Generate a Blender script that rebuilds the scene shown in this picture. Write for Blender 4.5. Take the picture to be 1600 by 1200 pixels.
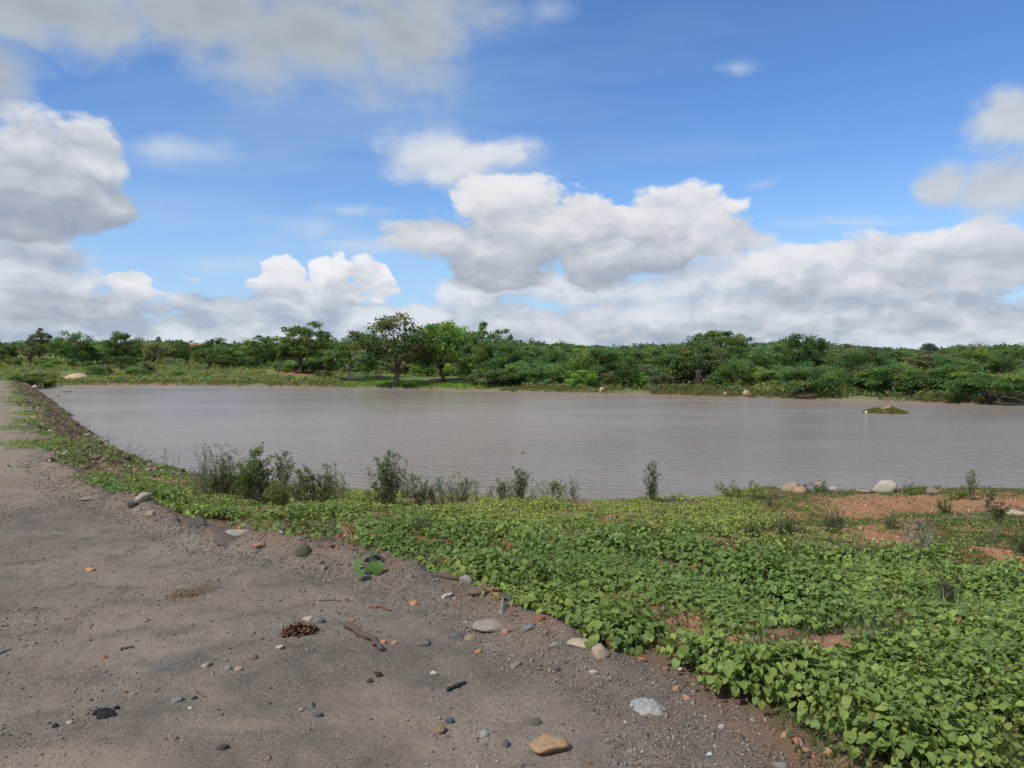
import bpy, bmesh, math, random
import numpy as np
from mathutils import Vector, Matrix

for o in list(bpy.data.objects):
    bpy.data.objects.remove(o)
SC = bpy.context.scene
COL = SC.collection
R = math.radians

# ------------------------------------------------------------------ camera
FPX, HOR = 1209.0, 562.0            # focal length and horizon row in photo pixels
CAMZ = 1.6
PITCH = math.atan((600 - HOR) / FPX)
cam = bpy.data.cameras.new('camera')
cam.sensor_width = 36.0
cam.lens = FPX / 1600 * 36
cam.clip_start = 0.05
cam.clip_end = 6000
camo = bpy.data.objects.new('camera', cam)
camo.location = (0, 0, CAMZ)
camo.rotation_euler = (R(90) - PITCH, 0, 0)
COL.objects.link(camo)
SC.camera = camo

# ------------------------------------------------------------------ view, sun
SC.view_settings.view_transform = 'Standard'
SC.view_settings.look = 'None'
SC.view_settings.exposure = 0.0
SC.view_settings.gamma = 1.0
SC.cycles.max_bounces = 6
SC.cycles.diffuse_bounces = 3
SC.cycles.glossy_bounces = 3
SC.cycles.transmission_bounces = 4
SC.cycles.use_adaptive_sampling = True
SC.cycles.adaptive_threshold = 0.015
SC.cycles.adaptive_min_samples = 12

SUN_EL, SUN_AZ = R(50), R(-130)      # azimuth clockwise from +Y
sdir = Vector((math.sin(SUN_AZ) * math.cos(SUN_EL), math.cos(SUN_AZ) * math.cos(SUN_EL), math.sin(SUN_EL)))
sl = bpy.data.lights.new('sun', 'SUN')
sl.energy = 4.1
sl.angle = R(0.8)
sl.color = (1.0, 0.95, 0.87)
so = bpy.data.objects.new('sun', sl)
so.rotation_euler = sdir.to_track_quat('Z', 'Y').to_euler()
so.location = (-30, -10, 40)
COL.objects.link(so)

# ------------------------------------------------------------------ node helpers
class NT:
    """tiny helper round a node tree"""
    def __init__(s, tree):
        s.t = tree
    def new(s, kind, **kw):
        n = s.t.nodes.new(kind)
        for k, v in kw.items():
            setattr(n, k, v)
        return n
    def put(s, sock, v):
        if v is None:
            return
        if isinstance(v, bpy.types.NodeSocket):
            s.t.links.new(v, sock)
        else:
            if hasattr(sock.default_value, '__len__') and not hasattr(v, '__len__'):
                v = (v,) * len(sock.default_value)
            if hasattr(sock.default_value, '__len__') and len(sock.default_value) == 4 and len(v) == 3:
                v = (*v, 1)
            sock.default_value = v
    def m(s, op, a, b=None, c=None, clamp=False):
        n = s.new('ShaderNodeMath', operation=op, use_clamp=clamp)
        for i, v in enumerate((a, b, c)):
            s.put(n.inputs[i], v)
        return n.outputs[0]
    def v(s, op, a, b=None, c=None, out=0):
        n = s.new('ShaderNodeVectorMath', operation=op)
        for i, x in enumerate((a, b, c)):
            if x is not None:
                s.put(n.inputs[i], x)
        return n.outputs['Value'] if op in ('LENGTH', 'DOT_PRODUCT') else n.outputs[0]
    def mix(s, f, a, b, blend='MIX'):
        n = s.new('ShaderNodeMix', data_type='RGBA', blend_type=blend)
        s.put(n.inputs[0], f)
        s.put(n.inputs[6], a)
        s.put(n.inputs[7], b)
        return n.outputs[2]
    def ss(s, x, lo, hi, to0=0.0, to1=1.0):
        n = s.new('ShaderNodeMapRange', interpolation_type='SMOOTHSTEP')
        s.put(n.inputs[0], x)
        for i, q in zip((1, 2, 3, 4), (lo, hi, to0, to1)):
            s.put(n.inputs[i], q)
        return n.outputs[0]
    def noise(s, vec, scale, detail=4, rough=0.55, color=False, lac=2.0, dist=0.0):
        n = s.new('ShaderNodeTexNoise')
        s.put(n.inputs['Vector'], vec)
        n.inputs['Scale'].default_value = scale
        n.inputs['Detail'].default_value = detail
        n.inputs['Roughness'].default_value = rough
        n.inputs['Lacunarity'].default_value = lac
        n.inputs['Distortion'].default_value = dist
        return n.outputs['Color' if color else 'Fac']
    def vor(s, vec, scale, out='Distance', feature='F1', rnd=1.0, smooth=0.5, detail=0.0):
        n = s.new('ShaderNodeTexVoronoi', feature=feature)
        s.put(n.inputs['Vector'], vec)
        n.inputs['Scale'].default_value = scale
        n.inputs['Randomness'].default_value = rnd
        if feature == 'SMOOTH_F1':
            n.inputs['Smoothness'].default_value = smooth
        n.inputs['Detail'].default_value = detail
        return n.outputs[out]
    def ramp(s, f, stops):
        n = s.new('ShaderNodeValToRGB')
        cr = n.color_ramp
        while len(cr.elements) < len(stops):
            cr.elements.new(0.5)
        for e, (p, c) in zip(cr.elements, stops):
            e.position = p
            e.color = (*c, 1)
        s.put(n.inputs[0], f)
        return n.outputs[0]
    def bump(s, h, strength, dist):
        n = s.new('ShaderNodeBump')
        n.inputs['Strength'].default_value = strength
        n.inputs['Distance'].default_value = dist
        s.put(n.inputs['Height'], h)
        return n

# ------------------------------------------------------------------ world: blue sky with cumulus, laid out by compass direction
def px_dir(px, py):
    x, y, z = (px - 800) / FPX, 1.0, -(py - 600) / FPX
    c, s = math.cos(PITCH), math.sin(PITCH)
    v = np.array([x, y * c + z * s, -y * s + z * c])
    return v / np.linalg.norm(v)
def px_ae(px, py):
    d = px_dir(px, py)
    return math.atan2(d[0], d[1]), math.asin(d[2])

def cloud_blobs(n, P, blobs):
    """distance (in blob radii) to the nearest blob of a cloud, at an (azimuth, elevation) point"""
    f = None
    for (cx, cy, rx, ry) in blobs:
        a, e = px_ae(cx, cy)
        ra, re = rx / FPX * math.cos(a) ** 2, ry / FPX * math.cos(a)
        l = n.v('LENGTH', n.v('MULTIPLY_ADD', P, (1 / ra, 1 / re, 0), (-a / ra, -e / re, 0)))
        f = l if f is None else n.m('MINIMUM', f, l)
    return n.m('MINIMUM', f, 2.4)
def build_world():
    w = bpy.data.worlds.new('World')
    SC.world = w
    w.use_nodes = True
    w.node_tree.nodes.clear()
    n = NT(w.node_tree)
    STR = 0.1
    U = 1.0 / STR                                  # cloud radiances below are written in picture units
    def C(*x):
        return tuple(v * U for v in x)
    def noise2(vec, scale, detail, rough, out='Fac'):
        q = n.new('ShaderNodeTexNoise', noise_dimensions='2D')
        n.put(q.inputs['Vector'], vec)
        q.inputs['Scale'].default_value = scale
        q.inputs['Detail'].default_value = detail
        q.inputs['Roughness'].default_value = rough
        return q.outputs[out]
    def puff(vec, scale):
        q = n.new('ShaderNodeTexVoronoi', voronoi_dimensions='2D', feature='F1')
        n.put(q.inputs['Vector'], vec)
        q.inputs['Scale'].default_value = scale
        q.inputs['Detail'].default_value = 2.0
        q.inputs['Roughness'].default_value = 0.5
        q.inputs['Lacunarity'].default_value = 2.3
        return q.outputs['Distance']
    sky = n.new('ShaderNodeTexSky', sky_type='NISHITA')
    sky.sun_disc = False
    sky.sun_elevation = SUN_EL
    sky.sun_rotation = SUN_AZ
    sky.air_density = 1.0
    sky.dust_density = 0.4
    sky.ozone_density = 2.2
    hs = n.new('ShaderNodeHueSaturation')
    hs.inputs['Saturation'].default_value = 1.12
    hs.inputs['Value'].default_value = 1.0
    n.put(hs.inputs['Color'], sky.outputs[0])
    c = n.mix(1.0, hs.outputs[0], (1.02, 1.24, 1.56), 'MULTIPLY')
    tc = n.new('ShaderNodeTexCoord')
    sp = n.new('ShaderNodeSeparateXYZ')
    n.put(sp.inputs[0], tc.outputs['Generated'])
    az = n.m('ARCTAN2', sp.outputs[0], sp.outputs[1])
    el = n.m('ARCSINE', sp.outputs[2])
    cb = n.new('ShaderNodeCombineXYZ')
    n.put(cb.inputs[0], az)
    n.put(cb.inputs[1], el)
    P0 = cb.outputs[0]
    # a little turbulence, shared by every cloud
    wv = n.v('SUBTRACT', noise2(P0, 8.0, 3, 0.55, 'Color'), (0.5, 0.5, 0.5))
    P = n.v('ADD', P0, n.v('MULTIPLY', wv, (0.070, 0.030, 0)))
    P1 = n.v('ADD', P, (-0.010, 0.020, 0))         # one step towards the sun
    ST = (0.72, 1.30, 1)                           # clouds are wider than high
    PA, PB = n.v('MULTIPLY', P, ST), n.v('MULTIPLY', P1, ST)
    A0, A1 = noise2(PA, 9.5, 8, 0.58), noise2(PB, 9.5, 4, 0.55)
    V0, V1 = puff(PA, 19.0), puff(PB, 19.0)
    relief = n.m('SUBTRACT', n.m('MULTIPLY', n.m('SUBTRACT', A0, A1), 1.2), n.m('MULTIPLY', n.m('SUBTRACT', V0, V1), 0.55))
    A0c = n.m('SUBTRACT', A0, 0.5)
    V0c = n.m('SUBTRACT', 0.42, V0)
    # points on a flat cloud deck seen in perspective, for the veil
    zz = n.m('ADD', n.m('MAXIMUM', sp.outputs[2], 0.0), 0.13)
    Q = n.v('DIVIDE', tc.outputs['Generated'], zz)
    def el_px(y):
        return px_ae(800, y)[1]

    def layer(c, blobs, n_amp, v_amp, soft, lit, dark, bias, rel, base=None, up=0.0, dens=1.0, thick=0.0, R0=1.15, floor=0.0):
        """base: photo row of the cloud's underside; up: how fast it brightens above it"""
        f = n.m('SUBTRACT', R0, cloud_blobs(n, P, blobs))
        f = n.m('MULTIPLY_ADD', A0c, n_amp, f)
        if v_amp:
            f = n.m('MULTIPLY_ADD', V0c, v_amp, f)
        s = n.m('MULTIPLY_ADD', relief, rel, bias)
        if base is not None:
            hgt = n.m('SUBTRACT', el, el_px(base))
            s = n.m('MULTIPLY_ADD', hgt, up, s)
            if floor:
                f = n.m('MULTIPLY_ADD', n.m('MINIMUM', hgt, 0.0), floor, f)
        if thick:
            s = n.m('MULTIPLY_ADD', n.m('MAXIMUM', f, 0.0), -thick, s)
        a = n.m('MULTIPLY', n.ss(f, 0.0, soft), dens)
        s = n.m('MULTIPLY_ADD', V0c, 0.12, s)
        s = n.ss(s, -0.60, 1.30)
        return n.mix(a, c, n.mix(s, C(*dark), C(*lit)))

    # thin high veil, paler air low down
    ci = noise2(n.v('MULTIPLY', Q, (0.35, 0.9, 1)), 1.3, 5, 0.6)
    c = n.mix(n.m('MULTIPLY', n.ss(ci, 0.40, 0.78), 0.30), c, C(0.46, 0.62, 0.84))
    c = n.mix(n.ss(el, -0.02, 0.27, 0.75, 0.0), c, C(0.42, 0.64, 0.92))

    # bright far cumulus heads above the low bank
    c = layer(c, [(430, 432, 46, 34), (520, 434, 52, 30), (583, 434, 36, 26), (225, 444, 56, 28), (480, 458, 200, 24),
                  (790, 457, 22, 9), (1240, 470, 70, 30), (1450, 480, 100, 30)],
              1.3, 0.8, 0.22, (0.90, 0.91, 0.94), (0.52, 0.57, 0.65), 0.45, 1.5, 455, 9.0)
    # low stratocumulus bank round the whole horizon
    b0 = noise2(n.v('MULTIPLY', P, (2.6, 7.5, 1)), 2.2, 6, 0.58)
    b1 = noise2(n.v('MULTIPLY_ADD', P, (2.6, 7.5, 1), (-0.03, 0.15, 0)), 2.2, 4, 0.58)
    de = n.m('ADD', n.m('MULTIPLY_ADD', b0, 1.8, -0.9), n.ss(el, 0.030, 0.160, 0.82, -0.90))
    de = n.m('MULTIPLY_ADD', V0c, 0.4, de)
    sh = n.m('MULTIPLY_ADD', n.m('SUBTRACT', b0, b1), 2.6, 0.42)
    sh = n.m('MULTIPLY_ADD', relief, 1.0, sh)
    sh = n.m('MINIMUM', n.m('MAXIMUM', sh, 0.0), 1.0)
    c = n.mix(n.m('MULTIPLY', n.ss(de, 0.0, 0.30), 0.93), c, n.mix(sh, C(0.40, 0.47, 0.57), C(0.73, 0.77, 0.83)))
    # wisps
    c = layer(c, [(490, 358, 110, 34), (565, 388, 135, 20), (270, 236, 130, 26), (1330, 345, 190, 14), (1150, 108, 50, 16),
                  (850, 10, 60, 30), (1190, 290, 55, 14), (735, 240, 190, 60), (330, 410, 170, 22), (560, 330, 120, 20)],
              2.2, 0.0, 1.8, (0.70, 0.75, 0.82), (0.52, 0.58, 0.66), 0.75, 0.4, dens=0.80, R0=1.0)
    # the cumulus banks right of the middle: a torn upper shred, the main heap in two storeys, the long bank to the right
    c = layer(c, [(700, 255, 120, 44), (760, 238, 100, 34)],
              1.3, 0.2, 0.8, (0.78, 0.80, 0.84), (0.52, 0.57, 0.64), 0.55, 0.8, 290, 5.0, 0.92)
    c = layer(c, [(800, 320, 100, 52), (900, 345, 110, 58), (1080, 345, 110, 66), (1150, 372, 90, 40)],
              0.85, 0.45, 0.30, (0.85, 0.855, 0.875), (0.46, 0.50, 0.57), 0.12, 0.85, 400, 8.0, 0.96, floor=7.0)
    c = layer(c, [(1390, 412, 165, 56), (1290, 428, 170, 42), (1500, 405, 130, 56), (1600, 415, 100, 56)],
              0.90, 0.45, 0.32, (0.85, 0.855, 0.88), (0.40, 0.45, 0.54), 0.16, 0.85, 460, 7.2, 0.95, floor=7.0)
    c = layer(c, [(880, 448, 150, 44), (1150, 450, 300, 58), (1010, 455, 170, 40), (900, 500, 90, 34), (1020, 515, 420, 26), (1450, 495, 240, 32), (760, 450, 100, 30)],
              1.2, 0.35, 0.55, (0.80, 0.82, 0.86), (0.36, 0.42, 0.52), 0.20, 1.2, 520, 7.0, 0.85)
    c = layer(c, [(680, 368, 90, 42), (800, 385, 180, 64), (960, 400, 160, 58), (780, 425, 110, 36), (900, 360, 150, 60)],
              0.85, 0.45, 0.32, (0.85, 0.855, 0.875), (0.33, 0.38, 0.47), -0.12, 0.8, 446, 8.6, 0.97, floor=8.0)
    # the soft grey cloud at the right margin, the dark-based cumulus at the left margin
    c = layer(c, [(1590, 185, 110, 58), (1575, 290, 90, 54), (1490, 285, 55, 42)],
              0.9, 0.25, 0.70, (0.66, 0.70, 0.74), (0.42, 0.47, 0.55), 0.50, 0.7, 340, 2.2, 0.92)
    c = layer(c, [(30, 430, 200, 70), (90, 475, 220, 42), (60, 400, 140, 50)],
              1.1, 0.45, 0.60, (0.76, 0.78, 0.83), (0.34, 0.39, 0.48), 0.26, 1.4, 470, 4.5, 0.92)
    c = layer(c, [(60, 268, 150, 100), (128, 258, 84, 86), (20, 330, 190, 58), (140, 325, 80, 46)],
              0.80, 0.40, 0.36, (0.86, 0.87, 0.895), (0.31, 0.36, 0.45), -0.08, 0.7, 362, 7.0, 0.96, floor=2.5)
    # the big soft cloud overhead, and others out of the frame
    c = layer(c, [(60, 0, 300, 80), (330, 10, 300, 100), (480, 60, 220, 105), (625, 62, 130, 105), (560, -40, 290, 110), (10, 120, 80, 70),
                  (250, -140, 640, 160), (-260, 120, 190, 130), (1950, 60, 200, 110)],
              1.0, 0.25, 0.85, (0.56, 0.615, 0.665), (0.29, 0.335, 0.39), 1.0, 0.3, dens=0.97, thick=0.80)
    # cloud cover for the rest of the sky (behind and above the photographer)
    side = n.m('MAXIMUM', n.ss(n.m('ABSOLUTE', az), 0.85, 1.2), n.ss(el, 0.60, 0.8))
    c = n.mix(n.m('MULTIPLY', n.ss(n.noise(tc.outputs['Generated'], 2.2, 3, 0.55), 0.44, 0.58), side), c, C(0.62, 0.65, 0.70))

    bg = n.new('ShaderNodeBackground')
    n.put(bg.inputs[0], c)
    bg.inputs[1].default_value = STR
    out = n.new('ShaderNodeOutputWorld')
    n.put(out.inputs[0], bg.outputs[0])
build_world()

# ------------------------------------------------------------------ numpy noise
def _h(ix, iy, seed):
    n = (ix.astype(np.int64) * 374761393 + iy.astype(np.int64) * 668265263 + seed * 1274126177) & 0xffffffff
    n = ((n ^ (n >> 13)) * 1274126177) & 0xffffffff
    return ((n ^ (n >> 16)) & 0xffffff) / float(0xffffff)
def vnoise(x, y, seed=0):
    x = np.asarray(x, float); y = np.asarray(y, float)
    ix, iy = np.floor(x), np.floor(y)
    fx, fy = x - ix, y - iy
    fx = fx * fx * fx * (fx * (fx * 6 - 15) + 10); fy = fy * fy * fy * (fy * (fy * 6 - 15) + 10)
    a, b = _h(ix, iy, seed), _h(ix + 1, iy, seed)
    c, d = _h(ix, iy + 1, seed), _h(ix + 1, iy + 1, seed)
    return (a + (b - a) * fx) * (1 - fy) + (c + (d - c) * fx) * fy
def fbm(x, y, seed=0, o=4, rough=0.5):
    s = 0; a = 1; t = 0
    for i in range(o):
        s = s + a * vnoise(x * 2 ** i + 17.3 * i, y * 2 ** i - 9.1 * i, seed + i); t += a; a *= rough
    return s / t
def sstep(x, a, b):
    t = np.clip((x - a) / (b - a), 0, 1)
    return t * t * (3 - 2 * t)

# ------------------------------------------------------------------ lie of the land (metres; camera over the origin, looking along +Y)
def flat_pt(px, py, z):
    d = px_dir(px, py)
    t = (z - CAMZ) / d[2]
    return (d[0] * t, d[1] * t)
WZ = -1.4                                          # water level
EDGE = [(1.1, -40), (1.05, -5), (1.0, 1.5)] + [flat_pt(*p, 0) for p in
        [(1170, 1200), (1130, 1130), (1060, 1078), (950, 1032), (850, 1000), (770, 952), (700, 912), (590, 888), (460, 864), (370, 842), (220, 792), (130, 757), (72, 700)]]
DAMD = np.array([-0.551, 0.834])
_l = np.array(EDGE[-1])
EDGE += [tuple(_l + DAMD * k) for k in (12, 30, 70, 120, 400)]
NEARW = [(95, 36), (70, 27), (40, 22), (20, 19)] + [flat_pt(*p, WZ) for p in
        [(1600, 778), (1450, 772), (1300, 773), (1160, 781), (1100, 788), (1000, 793), (700, 793), (480, 786), (330, 770)]]
_n = np.array([0.834, 0.551])
NEARW += [tuple(_l + DAMD * k + _n * 2.3) for k in (6, 14, 30, 55, 76)]
FARW = [flat_pt(*p, WZ) for p in [(100, 602), (250, 602.5), (400, 604), (600, 606), (700, 608.5), (800, 612), (900, 614), (1000, 616), (1100, 619), (1200, 622),
        (1300, 624.5), (1400, 628), (1500, 631), (1600, 632)]] + [(45, 50), (70, 47), (90, 44)]
LAKE = NEARW + FARW

def seg_dist(x, y, pts, closed=False, sign=False):
    best = np.full(x.shape, 1e9); sg = np.ones(x.shape)
    n = len(pts)
    for i in range(n if closed else n - 1):
        ax, ay = pts[i]; bx, by = pts[(i + 1) % n]
        dx, dy = bx - ax, by - ay
        L = dx * dx + dy * dy
        t = np.clip(((x - ax) * dx + (y - ay) * dy) / L, 0, 1)
        d = np.hypot(x - ax - t * dx, y - ay - t * dy)
        m = d < best
        best = np.where(m, d, best)
        if sign:
            cr = dx * (y - ay) - dy * (x - ax)
            sg = np.where(m, np.where(cr < 0, 1.0, -1.0), sg)
    return best * sg if sign else best
def in_poly(x, y, pts):
    c = np.zeros(x.shape, bool)
    n = len(pts)
    for i in range(n):
        ax, ay = pts[i]; bx, by = pts[(i + 1) % n]
        if ay == by:
            continue
        k = ((ay > y) != (by > y)) & (x < (bx - ax) * (y - ay) / (by - ay) + ax)
        c ^= k
    return c

def fields(x, y):
    x = np.asarray(x, float); y = np.asarray(y, float)
    jx = x + 0.5 * (fbm(x * 0.6, y * 0.6, 3, 3) - 0.5) * np.clip(np.hypot(x, y) / 10, 0.25, 2.5)
    jy = y + 0.5 * (fbm(x * 0.6, y * 0.6, 8, 3) - 0.5) * np.clip(np.hypot(x, y) / 10, 0.25, 2.5)
    sE = seg_dist(jx, jy, EDGE, sign=True)
    dW = seg_dist(jx, jy, NEARW)
    dF = seg_dist(jx, jy, FARW)
    lake = in_poly(jx, jy, LAKE)
    return sE, dW, dF, lake
def height_f(x, y, F=None):
    x = np.asarray(x, float); y = np.asarray(y, float)
    sE, dW, dF, lake = F if F is not None else fields(x, y)
    r = np.hypot(x, y)
    sp = np.maximum(sE, 0)
    t = sp / (sp + dW + 1e-6)
    dam = sstep(-0.62 * x + 0.8 * y, 12, 17) * (x < 0)
    bank = -1.2 * t ** (1.0) - 0.2 * sstep(dW, 0.9, 0.0)
    z_near = np.where(sE < 0, -0.9 * sstep(-sE, 7, 14) * sstep(y, 10, 25), bank)
    z_near = np.minimum(z_near, 0.6 - 1.3 * sstep(-0.62 * x + 0.8 * y, 50, 92))
    nr = sstep(r, 70, 30)
    # gravel berm pushed up along the road edge, lumps and shallow hollows
    berm = np.exp(-((sE + 0.06) / 0.17) ** 2) * sstep(y, 3.6, 4.6) * (0.02 + 0.095 * sstep(fbm(x * 2.3, y * 2.3, 21, 4), 0.34, 0.68) + 0.07 * fbm(x * 6, y * 6, 22, 3)) * sstep(y, 14, 8)
    lump = (fbm(x * 0.7, y * 0.7, 5, 4) - 0.5) * 0.10 + (fbm(x * 4.5, y * 4.5, 6, 3) - 0.5) * 0.035
    soil = (fbm(x * 1.3, y * 1.3, 31, 4) - 0.5) * 0.16 * sstep(sE, 0.1, 0.8)
    damr = dam * sstep(sE, 0.1, 0.6) * (fbm(x * 1.5, y * 1.5, 33, 4) - 0.5) * 0.32 * sstep(r, 75, 45)
    z_near = z_near + nr * (lump + berm + soil) + damr
    left = sstep(x, 25, -25)
    rise = (0.030 + 0.028 * left) * np.minimum(dF, 48) + 0.0065 * np.maximum(dF - 48, 0)
    rise = np.where(dF > 500, rise - 0.0065 * (dF - 500) * 0.8, rise)
    z_far = WZ + 0.22 * sstep(dF, 0, 1.2) + rise + (fbm(x * 0.11, y * 0.11, 41, 4) - 0.5) * 1.0 * sstep(dF, 2, 20) + (fbm(x * 0.02, y * 0.02, 43, 3) - 0.5) * 4.0 * sstep(dF, 60, 200)
    w = sstep(dW - dF, -16, 10)
    z = z_near * (1 - w) + z_far * w
    zl = WZ - np.minimum(1.2, 0.05 + 0.22 * np.minimum(dW, dF))
    return np.where(lake, zl, z)
def ground_z(x, y):
    return float(height_f(np.array([x]), np.array([y]))[0])
_TS = np.geomspace(1.5, 420, 1500)
def gp(px, py):
    """where the sight line through a photo pixel meets the land or the water"""
    d = px_dir(px, py)
    X, Y, Z = d[0] * _TS, d[1] * _TS, CAMZ + d[2] * _TS
    h = np.maximum(height_f(X, Y), WZ)
    b = np.nonzero(Z < h)[0]
    if len(b) == 0:
        return None
    i = b[0]
    if i == 0:
        return X[0], Y[0], h[0]
    f0, f1 = Z[i - 1] - h[i - 1], Z[i] - h[i]
    k = f0 / (f0 - f1)
    return (X[i - 1] + (X[i] - X[i - 1]) * k, Y[i - 1] + (Y[i] - Y[i - 1]) * k, h[i - 1] + (h[i] - h[i - 1]) * k)
def to_px(x, y, z):
    c, s = math.cos(PITCH), math.sin(PITCH)
    zz = z - CAMZ
    fy = y * c - zz * s
    fz = y * s + zz * c
    fy = np.maximum(fy, 0.05)
    return 800 + FPX * x / fy, 600 - FPX * fz / fy

# ------------------------------------------------------------------ materials
def mat(name):
    m = bpy.data.materials.new(name)
    m.use_nodes = True
    m.node_tree.nodes.clear()
    n = NT(m.node_tree)
    out = n.new('ShaderNodeOutputMaterial')
    return m, n, out
def attr(n, name):
    a = n.new('ShaderNodeAttribute')
    a.attribute_name = name
    return a
def principled(n, out, col, rough, spec=0.3, normal=None, **kw):
    p = n.new('ShaderNodeBsdfPrincipled')
    n.put(p.inputs['Base Color'], col)
    n.put(p.inputs['Roughness'], rough)
    n.put(p.inputs['Specular IOR Level'], spec)
    if normal is not None:
        n.put(p.inputs['Normal'], normal)
    for k, v in kw.items():
        n.put(p.inputs[k], v)
    n.put(out.inputs[0], p.outputs[0])
    return p

def mk_ground():
    m, n, out = mat('ground_soil')
    tc = n.new('ShaderNodeTexCoord').outputs['Object']
    z = attr(n, 'zone')
    s = n.new('ShaderNodeSeparateColor')
    n.put(s.inputs[0], z.outputs['Color'])
    w_road, w_green, w_sand = s.outputs
    w_red = z.outputs['Alpha']
    # red soil with litter
    n1 = n.noise(tc, 1.6, 6, 0.6)
    n2 = n.noise(tc, 14.0, 5, 0.65)
    n3 = n.noise(tc, 60.0, 3, 0.6)
    soil = n.mix(n1, (0.120, 0.078, 0.053), (0.185, 0.118, 0.078))
    soil = n.mix(n.m('MULTIPLY', n.ss(n2, 0.5, 0.72), 0.6), soil, (0.085, 0.058, 0.04))
    soil = n.mix(n.ss(n3, 0.58, 0.75), soil, (0.31, 0.20, 0.135))
    red = n.mix(n2, (0.345, 0.168, 0.088), (0.245, 0.120, 0.066))
    red = n.mix(n.ss(n3, 0.56, 0.75), red, (0.42, 0.26, 0.17))
    soil = n.mix(w_red, soil, red)
    # green sward
    gr = n.mix(n.noise(tc, 0.35, 5, 0.6), (0.100, 0.155, 0.042), (0.150, 0.195, 0.060))
    gr = n.mix(n.ss(n2, 0.55, 0.75), gr, (0.12, 0.12, 0.055))
    c = n.mix(w_green, soil, gr)
    # sand / dust
    sand = n.mix(n1, (0.205, 0.168, 0.122), (0.270, 0.220, 0.160))
    sand = n.mix(n.m('MULTIPLY', n.ss(n2, 0.5, 0.75), 0.5), sand, (0.19, 0.16, 0.125))
    # worn asphalt: grey-brown binder, aggregate grains of all colours, dusty and bald patches
    big = n.noise(tc, 0.55, 6, 0.62)
    med = n.noise(tc, 3.2, 6, 0.65)
    asp = n.mix(n.ss(big, 0.32, 0.68), (0.100, 0.083, 0.065), (0.212, 0.178, 0.138))
    asp = n.mix(n.m('MULTIPLY', n.ss(med, 0.48, 0.66), 0.55), asp, (0.070, 0.061, 0.052))
    asp = n.mix(n.m('MULTIPLY', n.ss(n.noise(tc, 0.9, 4, 0.6), 0.56, 0.70), 0.55), asp, (0.088, 0.083, 0.077))
    g1 = n.vor(tc, 105.0, 'Color')
    gs = n.new('ShaderNodeSeparateColor')
    n.put(gs.inputs[0], g1)
    gd = n.vor(tc, 105.0, 'Distance')
    g2 = n.vor(tc, 210.0, 'Color')
    gs2 = n.new('ShaderNodeSeparateColor')
    n.put(gs2.inputs[0], g2)
    patch = n.ss(med, 0.62, 0.38)                       # where the aggregate is bare
    pale = n.m('MULTIPLY', n.m('MULTIPLY', n.ss(gs.outputs[0], 0.60, 0.66), n.ss(gd, 0.42, 0.30)), patch)
    asp = n.mix(n.m('MULTIPLY', pale, 0.95), asp, n.mix(gs.outputs[1], (0.26, 0.215, 0.165), (0.33, 0.30, 0.265)))
    dk = n.m('MULTIPLY', n.ss(gs2.outputs[1], 0.72, 0.8), 0.5)
    asp = n.mix(dk, asp, (0.045, 0.041, 0.037))
    lt = n.m('MULTIPLY', n.ss(gs2.outputs[2], 0.80, 0.86), 0.45)
    asp = n.mix(lt, asp, (0.25, 0.22, 0.18))
    c2 = n.mix(w_sand, c, sand)
    asp2 = n.mix(n.m('MULTIPLY', w_sand, 0.85), asp, sand)
    c = n.mix(w_road, c2, asp2)
    hgt = n.m('ADD', n.m('MULTIPLY', n.m('SUBTRACT', 1.0, gd), n.m('MULTIPLY', patch, 0.8)), n.m('MULTIPLY', n3, 1.2))
    hgt = n.m('ADD', hgt, n.m('MULTIPLY', n2, 3.0))
    b = n.bump(hgt, 0.55, 0.008)
    principled(n, out, c, 0.92, 0.18, b.outputs[0])
    return m
def mk_leaf(name, trans=0.28, rough=0.5, spec=0.3, veins=False):
    m, n, out = mat(name)
    t = attr(n, 'tint').outputs['Color']
    oi = n.new('ShaderNodeObjectInfo')
    c = n.mix(1.0, t, oi.outputs['Color'], 'MULTIPLY')
    tc = n.new('ShaderNodeTexCoord').outputs['Object']
    if veins:
        nz = n.noise(tc, 35.0, 3, 0.6)
        c = n.mix(n.m('MULTIPLY', n.ss(nz, 0.35, 0.7), 0.35), c, n.mix(1.0, c, (1.35, 1.25, 1.1), 'MULTIPLY'))
    p = n.new('ShaderNodeBsdfPrincipled')
    n.put(p.inputs['Base Color'], c)
    n.put(p.inputs['Roughness'], rough)
    n.put(p.inputs['Specular IOR Level'], spec)
    tr = n.new('ShaderNodeBsdfTranslucent')
    n.put(tr.inputs[0], n.mix(1.0, c, (1.5, 1.45, 0.7), 'MULTIPLY'))
    mx = n.new('ShaderNodeMixShader')
    mx.inputs[0].default_value = trans
    n.put(mx.inputs[1], p.outputs[0])
    n.put(mx.inputs[2], tr.outputs[0])
    n.put(out.inputs[0], mx.outputs[0])
    return m
def mk_tint(name, rough=0.85, bscale=40.0, var=0.5, bstr=0.6, bdist=0.01, spec=0.25):
    """matt stuff coloured by the object colour times an optional per-point tint"""
    m, n, out = mat(name)
    oi = n.new('ShaderNodeObjectInfo')
    t = attr(n, 'tint').outputs['Color']
    c = n.mix(1.0, t, oi.outputs['Color'], 'MULTIPLY')
    tc = n.new('ShaderNodeTexCoord').outputs['Object']
    a = n.noise(tc, bscale, 6, 0.65)
    b = n.noise(tc, bscale * 0.22, 4, 0.6)
    c = n.mix(n.m('MULTIPLY', n.ss(a, 0.45, 0.75), var), c, n.mix(1.0, c, (0.50, 0.48, 0.46), 'MULTIPLY'))
    c = n.mix(n.m('MULTIPLY', n.ss(b, 0.45, 0.7), var), c, n.mix(1.0, c, (1.3, 1.22, 1.12), 'MULTIPLY'))
    bm = n.bump(a, bstr, bdist)
    principled(n, out, c, rough, spec, bm.outputs[0])
    return m
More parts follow.
